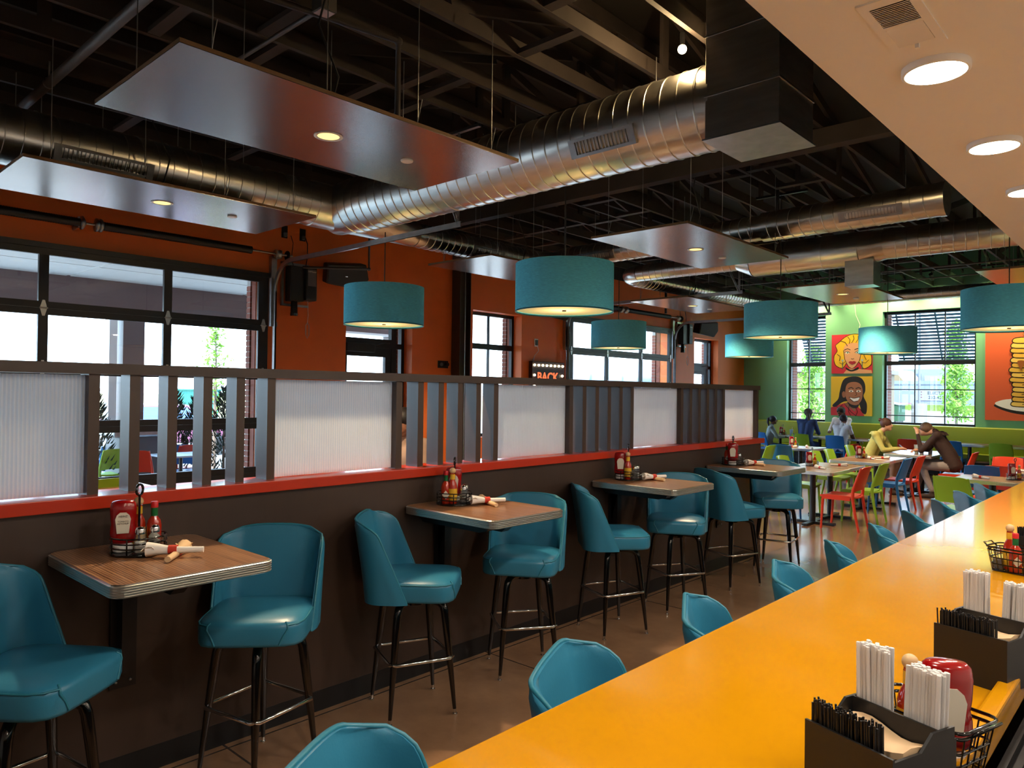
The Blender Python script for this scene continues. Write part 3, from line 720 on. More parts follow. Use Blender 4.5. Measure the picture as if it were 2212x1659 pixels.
for y,lab in ((5.30,'black socket above the near opener, with two plugs'),(5.58,'black socket above the near opener, with one thick cord'),):
    t = thing('wall_socket',lab,'socket',(XW,y,3.92),0,'sockets above the near opener')
    MB().box(0,-.045,-.085,.012,.045,.085).build('cover_plate', M_BLACKP, t, bevel=.003); MB().box(.012,-.02,-.07,.05,.02,-.015).build('plug', M_GREYP, t, bevel=.004)
def speaker(loc, rz, label):
    t = thing('wall_speaker', label, 'speaker', loc, rz, 'black wall speakers'); t.scale=(1.25,1.4,1.25)
    q = Matrix.Rotation(radians(10),3,'Y')
    m = MB().prism([(-.20,-.10),(.17,-.15),(.24,-.02),(.20,.15),(-.20,.12)],0,.19,lambda a,b,h:(h,a,b)); m.build('cabinet', M_BLACKP, t, bevel=.02, rot=(0,radians(14),0))
    MB().prism([(-.18,-.085),(.16,-.13),(.22,-.015),(.185,.13),(-.18,.105)],.19,.198,lambda a,b,h:(h,a,b)).build('grille', M_BLACK, t, rot=(0,radians(14),0))
    MB().box(.2,-.012,-.01,.205,.012,.0).build('badge', M_CHROME, t, rot=(0,radians(14),0))
    MB().box(-.18,-.03,-.04,.02,.03,.04).build('wall_arm', M_BLACK, t)
speaker((XW+.18,6.12,3.42),radians(-18),'black speaker on the wall above the glass door by the near garage door')
speaker((XW+.18,10.85,3.36),radians(-15),'black speaker mostly hidden behind the largest pendant')
speaker((XW+.18,16.75,3.42),radians(-20),'black speaker beside the opener of the far garage door')

# ------------------------------------------------------------------ pipes, rods and lamps among the trusses
M_PIPE = mat('grey_conduit', S(96,93,90), .5, metal=.4)
def pipe(pts, r, label, m=M_PIPE, name='conduit_pipe'):
    t = thing(name, label, 'pipe', (0,0,0)); MB().tube(pts, r, 12).build('tube', m, t)
    for p in pts[1:-1]: MB().ball(p, r*1.35, 10, 6).build('fitting', m, t)
    return t
bp = pipe([(-9.1,1.83,4.24),(-3.2,1.83,4.24)],.038,'thick grey pipe above the panel by the near garage door')
MB().tube([(-6.9,1.83,4.2),(-6.9,1.83,4.42)],.008,6).build('clamp_rod', M_GALV2, bp); MB().lathe([(.045,-.012),(.045,.012)],14,f=lambda a,b,z:(-6.9+z,1.83+a,4.24+b),caps=False).build('pipe_clamp', M_GALV2, bp)
pipe([(-4.5,2.0,4.30),(-4.26,3.35,4.30),(-4.26,3.35,3.55)],.024,'dark pipe elbowing down behind the largest panel',mat('dark_pipe',S(60,54,52),.5))
pipe([(-6.1,2.75,4.33),(-4.35,2.75,4.33)],.016,'thin grey conduit ending in a junction box')
t = thing('junction_box','grey junction box on the truss above the largest panel','junction box',(-4.30,2.75,4.34)); MB().box(-.06,-.06,-.05,.06,.06,.04).build('box_body', M_PIPE, t, bevel=.004); MB().box(-.05,-.05,-.055,.05,.05,-.05).build('box_cover', M_GALV2, t)
pipe([(-8.13,5.95,4.376),(-8.13,5.95,3.38),(-8.7,5.3,3.38)],.018,'dark pipe dropping from the ducts beside the near door track',mat('dark_pipe2',S(48,44,44),.45))
pipe([(-3.9,9.2,4.39),(-3.9,9.2,3.72),(-4.6,9.2,3.72)],.02,'black pipe elbow above the panel at the end of the divider',M_BLACKP)
pipe([(-8.16,13.6,4.39),(-8.16,13.6,3.45)],.025,'black drop pipe in front of the far garage door',M_BLACKP)
pipe([(-8.6,16.4,4.34),(-.9,16.4,4.34)],.018,'thin conduit running across under the far trusses')
pipe([(-8.0,17.6,4.30),(-.9,17.6,4.30)],.014,'thin conduit next to the spotlight track')
bl = thing('bare_bulb','bare glowing bulb beside the square duct drop','light bulb',(-2.74,4.76,4.27))
MB().ball((0,0,0),.032,14,10).build('glass_bulb', M_BULB, bl); MB().tube([(0,0,.02),(0,0,.12)],.018,10).build('lamp_holder', M_BLACKP, bl)
point_lamp('bulb_light', bl, (0,-.02,-.045), 14, (1.0,.68,.32), 'POINT', .03)
tr = thing('spotlight_track','black track above the thin duct with a row of spotlights','track',(-4.4,18.75,4.62))
MB().box(-3.3,-.018,0,3.6,.018,.035).build('track_rail', M_BLACK, tr)
for x in (-3.2,0,3.2): MB().tube([(x,0,.03),(x,0,.56)],.006,6).build('drop_rod', M_BLACK, tr)
for k in range(7):
    x = -7.3+k*.98; s_ = thing('track_spotlight',['first','second','third','fourth','fifth','sixth','seventh'][k]+' black spotlight from the orange corner, aimed at the green wall','spotlight',(x,18.75,4.6),0,'spotlights washing the green wall')
    MB().tube([(0,0,-.05),(0,0,.02)],.012,8).build('stem', M_BLACK, s_); MB().tube([(0,-.05,-.05),(0,.08,-.16)],.045,14).build('spot_can', M_BLACK, s_)
    MB().lathe([(.036,0),(.0005,0)],14,f=lambda a,b,z:(a,.083+b*.62*1.0,-.163+b*.75),caps=False).build('spot_lens', M_DOWN, s_)
    point_lamp('spot_lamp', s_, (0,.10,-.19), 85, (1.0,.82,.42), 'SPOT', .04, 100, rot=(radians(38),0,0), blend=.9)
# ================================================================== bar counter
ct = thing('bar_counter','long glossy yellow bar counter','counter',(0,0,0))
ZC = 1.06
MB().box(-1.03,-2.4,ZC-.04,-.335,8.6,ZC).build('counter_top', M_COUNTER, ct, bevel=.004)
MB().box(-.335,-2.4,ZC-.04,-.298,8.6,ZC+.028).build('raised_lip', M_COUNTER, ct, bevel=.006)
MB().box(-.62,-2.3,.1,-.50,8.5,ZC-.04).build('bar_front', M_BROWN, ct)
MB().box(-.60,-2.3,0,-.50,8.5,.1).build('kick_board', M_BLACK, ct)
MB().box(-.50,-2.3,0,.10,8.5,.9).build('bar_back', M_BLACK, ct)
MB().tube([(-.95,-2.3,.2),(-.95,8.5,.2)],.025,10).build('foot_rail', M_CHROME, ct)
for y in (-1.5,.3,2.1,3.9,5.7,7.5): MB().bar((-.95,y,.2),(-.62,y,.2),.02,.02).build('rail_bracket', M_CHROME, ct)
bw = thing('bounce_cabinet','added unseen white cabinet bouncing light up to the soffit','cabinet',(1.9,3.0,0)); MB().box(-.35,-5,0,.35,5,.88).build('body', M_WHITE, bw); MB().box(-.38,-5,.88,.38,5,.92).build('worktop', M_WHITE, bw)  # out-of-view white unit added to bounce neutral light onto the soffit
mt = thing('bar_mat','black ridged rubber bar mat on the service side of the lip','mat',(-.19,1.9,.985))
MB().box(-.105,-1.4,-.085,.09,1.4,.0).build('service_rail', M_BLACK, mt); 
for i in range(8): MB().box(-.1+i*.0235,-1.4,.0,-.086+i*.0235,1.4,.014).build('rubber_rib', M_MAT, mt)

# ------------------------------------------------------------------ bar stool
def stool_meshes():
    D = {}
    # seat: rounded square cushion, domed, facing +Y
    n = 40; prof = []
    def out(a, hx, hy, e):
        c, s_ = cos(a), sin(a); r = (abs(c/hx)**e + abs(s_/hy)**e) ** (-1/e); return r*c, r*s_
    rows=[]
    for (k, z) in ((.90,.632),(.985,.636),(1.0,.65),(1.0,.712),(.985,.728),(.93,.738),(.78,.748),(.5,.756),(.2,.758),(.001,.758)):
        rows.append([(x*k, y*k+.02, z) for x,y in [out(2*pi*j/n,.232,.228,5.2) for j in range(n)]])
    m = MB(); m.grid(rows,True,closed_u=True); m.add(rows[0],[tuple(range(n-1,-1,-1))]); D['seat'] = m.mesh('seat', M_VINYL)
    def sp(a_,k,z): x,y=out(a_,.232,.228,5.2); return (x*k,y*k+.02,z)
    m = MB(); aa=[radians(52-284*j/30) for j in range(31)]
    m.tube([sp(a_,.988,.7275) for a_ in aa],.0042,6)
    for a_ in (radians(52),radians(128)): m.tube([sp(a_,.93,.7385),sp(a_,.988,.7275),sp(a_,1.001,.712),sp(a_+radians(4)*(1 if a_<1.5 else -1),1.001,.68),sp(a_+radians(7)*(1 if a_<1.5 else -1),1.001,.645)],.0042,6)
    D['seat_piping'] = m.mesh('seat_piping', M_PIPING)
    # bucket back wrapped round the rear
    def U(s_):
        sg = 1 if s_ >= 0 else -1; q = abs(s_); r=.085; a=.138
        if q <= a: return Vector((sg*q,-.215)), Vector((0,-1))
        if q <= a+r*pi/2:
            t = (q-a)/r; return Vector((sg*(a+r*sin(t)),-.215+r-r*cos(t))), Vector((sg*sin(t),-cos(t)))
        return Vector((sg*(a+r),-.215+r+(q-a-r*pi/2))), Vector((sg,0))
    NV,NU = 22,48
    def ext(v):
        Ls = .405-.150*v
        if v > .80: k=(v-.80)/.20; Ls -= .085*(1-math.sqrt(max(0,1-k*k)))
        return Ls
    inn=[]; outr=[]
    for i in range(NV+1):
        v=i/NV; z=.625+.445*v; lean=.075*v**1.2; Ls=ext(v); ri=[]; ro=[]
        th=.036*(1-.30*v)
        for j in range(NU+1):
            s_=-Ls+2*Ls*j/NU; p,nr=U(s_); fl=.022*v
            e=1-abs(2*j/NU-1); tk=th*min(1,.55+e*4); tk*= (1 if v<.93 else .75)
            back = max(0,-nr.y)
            bx=p.x+nr.x*fl; by=p.y-lean*(.45+.55*back)-0*fl
            zz_ = z - .018*v*(abs(2*j/NU-1)**3)
            ri.append((bx-nr.x*tk*.3,by-nr.y*tk*.3,zz_)); ro.append((bx+nr.x*tk*.7,by+nr.y*tk*.7,zz_))
        inn.append(ri); outr.append(ro)
    m=MB(); m.grid(inn,True); m.grid(outr,True,flip=True)
    m.grid([inn[-1],outr[-1]],True); m.grid([inn[0],outr[0]],True,flip=True)
    m.grid([[r[0] for r in inn],[r[0] for r in outr]],True,flip=True); m.grid([[r[-1] for r in inn],[r[-1] for r in outr]],True)
    D['backrest']=m.mesh('backrest', M_VINYL)
    edge=[((Vector(inn[i][0])+Vector(outr[i][0])*2)/3) for i in range(0,NV+1)]+[((Vector(inn[-1][j])+Vector(outr[-1][j])*2)/3)+Vector((0,0,.002)) for j in range(1,NU)]+[((Vector(inn[i][-1])+Vector(outr[i][-1])*2)/3) for i in range(NV,-1,-1)]
    D['piping']=MB().tube(edge,.0065,6).mesh('piping', M_PIPING)
    # swivel, legs, foot ring
    D['swivel_plate']=MB().box(-.12,-.12,.605,.12,.12,.632).lathe([(.06,.575),(.06,.605)],20).mesh('swivel_plate', M_BLACKG)
    lp=[(.03,.03,.600),(.085,.085,.600),(.112,.112,.594),(.126,.126,.578),(.133,.133,.55),(.140,.140,.48),(.156,.156,.31),(.180,.180,.03)]
    D['leg']=MB().tube(lp,[.021,.021,.0215,.0215,.0215,.0215,.018,.010],12).mesh('leg', M_BLACKG)
    D['foot_cap']=MB().tube([(.1795,.1795,.035),(.182,.182,.006)],[.0085,.0085],10).lathe([(.013,0),(.013,.007)],12,c=(.182,.182,0)).mesh('foot_cap', M_CHROME)
    c=.178; k=.150
    D['foot_ring']=MB().tube([(k,-c,.305),(c,-k,.305),(c,k,.305),(k,c,.305),(-k,c,.305),(-c,k,.305),(-c,-k,.305),(-k,-c,.305)],.0095,10,closed=True).mesh('foot_ring', M_CHROME)
    return D
SM = stool_meshes()
def bar_stool(loc, face, legrot, label, group):
    """face: heading of the seat front (radians, 0 = +Y); legrot: base rotation"""
    t = thing('bar_stool', label, 'bar stool', loc, 0, group)
    s_ = link('seat', SM['seat'], t, (0,0,0), (0,0,face)); link('seat_piping', SM['seat_piping'], s_)
    b = link('backrest', SM['backrest'], t, (0,0,0), (0,0,face)); link('piping', SM['piping'], b)
    link('swivel_plate', SM['swivel_plate'], t, (0,0,0), (0,0,legrot))
    for k in range(4):
        l = link('leg', SM['leg'], t, (0,0,0), (0,0,legrot+k*pi/2)); link('foot_cap', SM['foot_cap'], l)
    link('foot_ring', SM['foot_ring'], t, (0,0,0), (0,0,legrot))
    return t
ST = [ # x, y, facing deg (0=+Y, ccw), leg rot deg, label
 (-3.10,.80,-52,10,'teal bar stool cut off by the picture edge at the first bar table'),
 (-3.17,1.74,-132,12,'teal bar stool with its seat turned out beside the first bar table'),
 (-3.175,2.66,-50,-22,'teal bar stool before the second bar table, showing its rounded back'),
 (-3.13,3.52,-148,-35,'teal bar stool tucked behind the second bar table'),
 (-3.16,4.55,-45,-22,'teal bar stool before the third bar table, showing its rounded back'),
 (-3.13,5.42,-152,-30,'teal bar stool tucked behind the third bar table'),
 (-3.14,6.43,-26,-20,'teal bar stool before the fourth bar table, showing its rounded back'),
 (-3.10,7.36,-150,10,'teal bar stool at the far end of the slatted divider'),
]
for x,y,fa,lr,lab in ST: bar_stool((x,y,0),radians(fa),radians(lr),lab,'teal stools along the slatted divider')
ords = ['nearest','second','third','fourth','fifth','sixth','seventh','eighth','ninth','tenth']
for i,y in enumerate((.93,1.63,2.33,3.03,3.66,4.28,4.93,5.6,6.25,6.9)):
    bar_stool((-.955,y-.03,0),radians(-63+[4,-3,2,-4,3,-2,2,0,3,-3][i]),radians([10,30,0,20,5,15,0,25,10,0][i]),'teal bar stool pushed in under the yellow counter, %s from the viewer' % ords[i],'teal stools along the yellow counter')

# ------------------------------------------------------------------ bar tables
def table_top(t, x0, y0, x1, y1, zt, th=.048, r=.05):
    MB().prism(rrect(x0+.003,y0+.003,x1-.003,y1-.003,r),zt-th,zt).build('tabletop', M_TABLE, t)
    pts = rrect(x0,y0,x1,y1,r,6); rows=[]
    prof=[]
    for k in range(5):
        z=zt-.004-k*.0088
        prof += [(0,z),(.0035,z-.0015),(.0035,z-.0055),(0,z-.007)]
    prof = [(-.004,zt+.0006)]+prof+[(-.004,zt-th-.0006)]
    cx_=(x0+x1)/2; cy_=(y0+y1)/2
    for d,z in prof:
        rows.append([(x+(d if x>cx_ else -d),y+(d if y>cy_ else -d),z) for x,y in pts])
    MB().grid(rows,False,closed_u=True,flip=True).build('ribbed_metal_edge', M_EDGE, t)
def bar_table(yc, label):
    t = thing('bar_table', label, 'bar table', (-3.5,yc,0), 0, 'wood-look bar tables fixed to the divider')
    table_top(t,.005,-.305,.765,.305,ZC)
    MB().box(.004,-.055,.42,.016,.055,ZC-.05).build('wall_plate', M_BLACK, t)
    MB().box(.016,-.028,.50,.075,.028,ZC-.05).build('bracket_post', M_BLACK, t)
    MB().prism([(.016,ZC-.05),(.62,ZC-.05),(.62,ZC-.075),(.56,ZC-.12),(.075,ZC-.12),(.016,ZC-.35)],-.028,.028,lambda a,b,h:(a,h,b)).build('bracket_arm', M_BLACK, t)
    for y in (-.2,.2): MB().prism([(.05,ZC-.05),(.66,ZC-.05),(.64,ZC-.08),(.58,ZC-.095),(.1,ZC-.095)],-.03,.03,lambda a,b,h,y=y:(a,h+y,b)).build('bracket_arm', M_BLACK, t)
    for z in (.45,.49):
        for y in (-.03,.03): MB().ball((.018,y,z),.008,8,5).build('bolt', M_GALV2, t)
    return t
TY = [1.255, 3.14, 5.02, 6.88]
for y,lab in zip(TY,('nearest bar table with a crossed pair of napkin rolls','second bar table from the viewer along the divider','third bar table from the viewer along the divider','last bar table along the divider, by the dining tables')): bar_table(y,lab)

# ------------------------------------------------------------------ condiments
GRP = {}
def caddy_model(loc, rz, label, group):
    t = thing('condiment_caddy', label, 'caddy', loc, rz, group); r=.088
    for k,z in enumerate((.006,.03,.048,.068)):
        MB().tube([(r*cos(a*pi/12),r*sin(a*pi/12),z) for a in range(24)],.0032 if k else .0045,6,closed=True).build('wire_ring', M_BLACKG, t)
    for a in range(8): MB().tube([(.02*cos(a*pi/4),.02*sin(a*pi/4),.006),(r*cos(a*pi/4),r*sin(a*pi/4),.006),(r*cos(a*pi/4),r*sin(a*pi/4),.068)],.0028,5).build('wire_upright', M_BLACKG, t)
    MB().lathe([(.085,.004),(.085,.007)],24).build('floor_tray', M_BLACKP, t)
    MB().tube([(0,0,.006),(0,0,.222)],.0042,8).build('center_post', M_BLACKG, t)
    MB().tube([(0,.021*sin(a*pi/8),.243+.021*cos(a*pi/8)) for a in range(16)],.0045,8,closed=True).build('ring_handle', M_BLACKG, t, rot=(0,0,radians(40)))
    return t
def ell(prof, ex, ey, n=24):
    m=MB(); return m.lathe(prof,n,f=lambda x,y,z:(x*ex,y*ey,z))
def ketchup_model(loc, rz, label, group, txt=False):
    t = thing('ketchup_bottle', label, 'bottle', loc, rz, group)
    ell([(.028,.0),(.030,.004),(.030,.026),(.026,.030)],1.15,.9).build('flip_cap', M_WHITE, t)
    ell([(.024,.030),(.036,.036),(.040,.05),(.039,.085),(.036,.105),(.0385,.125),(.040,.16),(.037,.182),(.030,.190),(.012,.193),(.0005,.1935)],1.15,.74).build('bottle_body', M_KETCHUP, t)
    lp=[(-.020,.072),(.020,.072),(.026,.125),(.021,.140),(.010,.150),(-.010,.150),(-.021,.140),(-.026,.125)]
    lb=MB().prism(lp,.0285,.0315,lambda a,b,h:(a,-h,b)).build('paper_label', M_LABEL, t)
    if txt:
        text('label_text','HEINZ',.0105,M_INK,lb,(0,-.0318,.135),(radians(90),0,0),ext=.0003)
        text('label_text','TOMATO\nKETCHUP',.0085,M_INK,lb,(0,-.0318,.112),(radians(90),0,0),ext=.0003)
    return t
def ball_sauce(loc, rz, label, group):
    t = thing('sauce_bottle', label, 'bottle', loc, rz, group); f=1.0
    MB().lathe([(.021,0),(.0235,.003),(.0235,.085),(.020,.100),(.012,.118),(.0115,.150)],20).build('bottle_body', M_SAUCE, t)
    MB().lathe([(.0240,.018),(.0240,.075)],20,caps=False).build('paper_label', M_YLABEL, t)
    MB().lathe([(.0125,.120),(.0125,.146)],16,caps=False).build('neck_label', M_YLABEL, t)
    MB().ball((0,0,.163),.0155,14,10).build('round_cap', M_BALL, t)
    return t
def pepper_sauce(loc, rz, label, group):
    t = thing('pepper_sauce_bottle', label, 'bottle', loc, rz, group)
    MB().lathe([(.021,0),(.0225,.003),(.0225,.075),(.019,.092),(.0095,.105),(.009,.118)],20).build('bottle_body', M_SAUCE, t)
    MB().prism([(-.017,.042),(0,.022),(.017,.042),(0,.062)],.0222,.0236,lambda a,b,h:(a,-h,b)).build('diamond_label', M_LABEL, t)
    MB().lathe([(.0105,.105),(.0105,.132)],16).build('neck_foil', M_GREENCAP, t)
    MB().lathe([(.0115,.132),(.0115,.150),(.010,.152)],16).build('screw_cap', M_REDCAP, t)
    return t
def shaker(loc, rz, fill, label, group):
    t = thing('salt_shaker' if fill is M_SALT else 'pepper_shaker', label, 'shaker', loc, rz, group)
    MB().lathe([(.018,0),(.0195,.003),(.0195,.04),(.015,.058),(.0135,.066)],8,smooth=False).build('glass_jar', M_CLEAR, t)
    MB().lathe([(.016,.004),(.0175,.006),(.0175,.036),(.0165,.038)],8,smooth=False).build('contents', fill, t)
    MB().lathe([(.0155,.064),(.0155,.078),(.012,.086),(.0005,.089)],16).build('metal_cap', M_CHROME, t)
    return t
def napkin_roll(loc, rz, label, group, m=M_PAPER):
    t = thing('napkin_roll', label, 'napkin roll', loc, rz, group)
    MB().tube([(0,-.105,.014),(0,-.02,.0145),(0,.03,.016),(0,.075,.020),(0,.112,.021)],[.0125,.0135,.017,.024,.030],10).build('rolled_napkin', m, t)
    n=MB(); rows=[]
    for k in range(4):
        rows.append([(-.03+.02*k+.004*math.sin(j*2.1+k), .075+.045*(j/4.0)+.012*(k%2), .024+.012*math.sin(k*2+j*.8)) for j in range(5)])
    n.grid(rows,True); n2=[[ (x,y,z+.0015) for x,y,z in r] for r in rows]; n.grid(n2,True,flip=True); n.build('loose_flap', m, t)
    MB().lathe([(.0185,-.017),(.0185,.017)],16,f=lambda a,b,z:(a,.012+z,.0175+b),caps=False).build('paper_band', M_REDBAND, t)
    return t
first=None
nm = ['first','second','third','fourth']
CAD = [(-3.24,1.22),(-3.33,3.10),(-3.33,5.0),(-3.33,6.84)]
LOOK = [69,47,34,26]
SPOT = [dict(k=(-.03,-.052),b=(-.05,.016),p=(-.012,.066),s=(.062,-.018),e=(.055,.042)),
        dict(k=(-.045,.035),b=(.02,-.035),p=(-.01,-.062),s=(.03,.062),e=(.062,.018)),
        dict(k=(-.04,-.05),b=(.03,-.05),p=(-.05,.03),s=(.055,.045),e=(.064,.0)),
        dict(k=(.02,-.045),b=(-.005,.045),p=(-.06,.0),s=(-.02,.07),e=(.05,.03))]
for k,(x,y) in enumerate(CAD):
    Q=SPOT[k]
    def P(n): return (x+Q[n][0], y+Q[n][1], ZC+.009)
    w_ = 'on the %s bar table' % nm[k]
    caddy_model((x,y,ZC),0,'round black wire condiment caddy '+w_,'wire caddies').scale=(1.2,1.2,1.08)
    fz = radians(LOOK[k])
    for o_,sc_ in ((ketchup_model(P('k'),fz,'upside-down red ketchup bottle in the caddy '+w_,'ketchup bottles',k==0),1.1),
        (ball_sauce(P('b'),fz,'hot sauce bottle with wooden ball cap in the caddy '+w_,'ball-capped sauce bottles'),1.22),
        (pepper_sauce(P('p'),fz,'red pepper sauce bottle with green neck in the caddy '+w_,'green-necked sauce bottles'),1.3),
        (shaker(P('s'),.3,M_SALT,'glass salt shaker in the caddy '+w_,'salt shakers'),1.25),
        (shaker(P('e'),.3,M_PEPPER,'glass pepper shaker in the caddy '+w_,'pepper shakers'),1.25)): o_.scale=(sc_,sc_,sc_)
    nx,ny = (x+.19,y+.075) if k==0 else (x+.17,y+.13)
    napkin_roll((nx,ny,ZC+.014),radians([145,152,158,160][k]),'white napkin roll with red band lying uppermost '+w_,'napkin rolls',M_PAPER)
    napkin_roll((nx,ny,ZC-.0005),radians([50,70,75,80][k]),'cream napkin roll with red band under the other '+w_,'napkin rolls',M_KRAFT)

# ------------------------------------------------------------------ organisers on the counter
M_STRAW = transl('wrapped_straw', (.95,.92,.90,1), .4, .5, .05)
def straw_bundle(t, cx_, cy_, z0, w_, d_, h, nx, ny, r, m, name, lean=.06, seed=1, jit=.006):
    rr = random.Random(seed); pts=[]
    me = MB().tube([(0,0,0),(0,0,h)],r,6).mesh(name,m)
    for i in range(nx):
        for j in range(ny):
            o = link(name, me, t, (cx_+(-.5+(i+.5)/nx)*w_, cy_+(-.5+(j+.5)/ny)*d_, z0+rr.uniform(0,jit)))
            o.rotation_euler = (rr.uniform(-.02,.02)-lean*.3, rr.uniform(-.025,.025)+lean, 0)
def organiser(loc, rz, label, n, short):
    t = thing('bar_organiser', label, 'organiser', loc, rz, 'black bar organisers'); W=.083; Hh=.125; th=.005
    MB().box(-W,-W,0,W,W,th).build('base', M_BLACKP, t)
    MB().box(-W,-W,th,W,-W+th,Hh).build('front_wall', M_BLACKP, t)
    for sx in (-1,1): MB().prism([(-W+th,th),(W-th,th),(W-th,Hh+.02),(.02,Hh+.02),(-.01,Hh-.005),(-W+th,Hh-.005)],sx*W-(th if sx>0 else 0),sx*W+(th if sx<0 else 0),lambda a,b,h:(h,a,b)).build('side_wall', M_BLACKP, t)
    MB().box(-W+th,-W+.032,th,W-th,-W+.036,Hh-.02).build('divider', M_BLACKP, t)
    MB().box(-W+th,W-.046,th,W-th,W-.042,Hh+.02).build('divider', M_BLACKP, t)
    MB().box(-W,W-th,th,W,W,Hh).build('back_wall', M_BLACKP, t)
    MB().box(-.004,W-.042,th,.0,W-th,Hh).build('divider', M_BLACKP, t)
    b = thing('stirrer_bundle','bundle of thin black stirrers in the organiser '+short,'stirrers',loc,rz,'black stirrers'); straw_bundle(b,-.012,-W+.018,th,.128,.022,.150,26,4,.0018,M_BLACKP,'stirrer',-.01,n,.008)
    s1 = thing('straw_bundle','taller bundle of wrapped straws in the organiser '+short,'straws',loc,rz,'wrapped straws'); straw_bundle(s1,-.047,W-.024,th,.055,.03,.232,12,5,.0036,M_STRAW,'wrapped_straw',.0,n+5,.008)
    s2 = thing('straw_bundle','shorter bundle of wrapped straws in the organiser '+short,'straws',loc,rz,'wrapped straws'); straw_bundle(s2,.040,W-.024,th,.06,.03,.222,12,5,.0036,M_STRAW,'wrapped_straw',.03,n+9,.006)
    nk = thing('napkin_stack','stack of cream paper napkins in the organiser '+short,'napkins',loc,rz,'napkin stacks')
    for k in range(9):
        m=MB(); rows=[]
        for i in range(9):
            x=-.074+.148*i/8; rows.append([(x,-.044+.078*j/4,.012+k*.0122+.008*math.sin(i*.8+.3)*(k/8)+.004*math.sin(j*1.3)) for j in range(5)])
        top=[[ (x,y,z+.0105) for x,y,z in r] for r in rows]
        m.grid(rows,True); m.grid(top,True,flip=True); m.grid([[r[0] for r in rows],[r[0] for r in top]]); m.grid([[r[-1] for r in rows],[r[-1] for r in top]],flip=True); m.grid([rows[0],top[0]],flip=True); m.grid([rows[-1],top[-1]])
        m.build('napkin', M_KRAFT, nk)
    return t
def basket(loc, rz, label, short, ketch=True):
    t = thing('wire_basket', label, 'basket', loc, rz, 'black wire baskets'); W,D_,Hh=.095,.065,.085
    for z,k in ((.004,.85),(.03,.89),(.055,.94),(Hh,1.0),(Hh+.012,1.04)):
        MB().tube([(x*k,y*k,z) for x,y in rrect(-W,-D_,W,D_,.02,3)],.0026 if z<Hh else .0034,6,closed=True).build('wire_ring', M_BLACKG, t)
    for i in range(9):
        x=-W+.012+(2*W-.024)*i/8
        for s_ in (-1,1): MB().tube([(x*.85,0,.004),(x*.85,s_*D_*.85,.004),(x,s_*D_,Hh)],.0018,5).build('wire_upright', M_BLACKG, t)
    for i in range(5):
        y=-D_+.015+(2*D_-.03)*i/4
        for s_ in (-1,1): MB().tube([(0,y*.85,.004),(s_*W*.85,y*.85,.004),(s_*W,y,Hh)],.0018,5).build('wire_upright', M_BLACKG, t)
    for s_ in (-1,1): MB().tube([(s_*W,-.035,Hh),(s_*(W+.022),-.03,Hh+.02),(s_*(W+.022),.03,Hh+.02),(s_*W,.035,Hh)],.003,6).build('basket_handle', M_BLACKG, t)
    c,s2=cos(rz),sin(rz); q=lambda x,y:(loc[0]+x*c-y*s2,loc[1]+x*s2+y*c,loc[2]+.006)
    if ketch: ketchup_model(q(.035,.0),radians(30),'red ketchup bottle in the wire basket '+short,'ketchup bottles')
    ball_sauce(q(-.04,.012),.4,'sauce bottle with wooden ball cap in the wire basket '+short,'ball-capped sauce bottles')
    pepper_sauce(q(-.005,-.025),.4,'sauce bottle with red cap in the wire basket '+short,'green-necked sauce bottles')
    shaker(q(-.07,-.02),.2,M_PEPPER,'pepper shaker in the wire basket '+short,'pepper shakers')
organiser((-.392,1.358,ZC),radians(-19),'black acrylic organiser nearest the viewer on the yellow counter',1,'nearest the viewer')
basket((-.372,1.585,ZC),radians(-16),'wire basket behind the nearest organiser on the counter','behind the nearest organiser')
organiser((-.375,2.15,ZC),radians(-14),'second black acrylic organiser on the yellow counter',2,'second along the counter')
basket((-.50,3.52,ZC),radians(-14),'wire basket beside the third organiser on the counter','beside the third organiser',False)
organiser((-.44,3.73,ZC),radians(-12),'third black acrylic organiser, at the picture edge on the counter',3,'third along the counter')
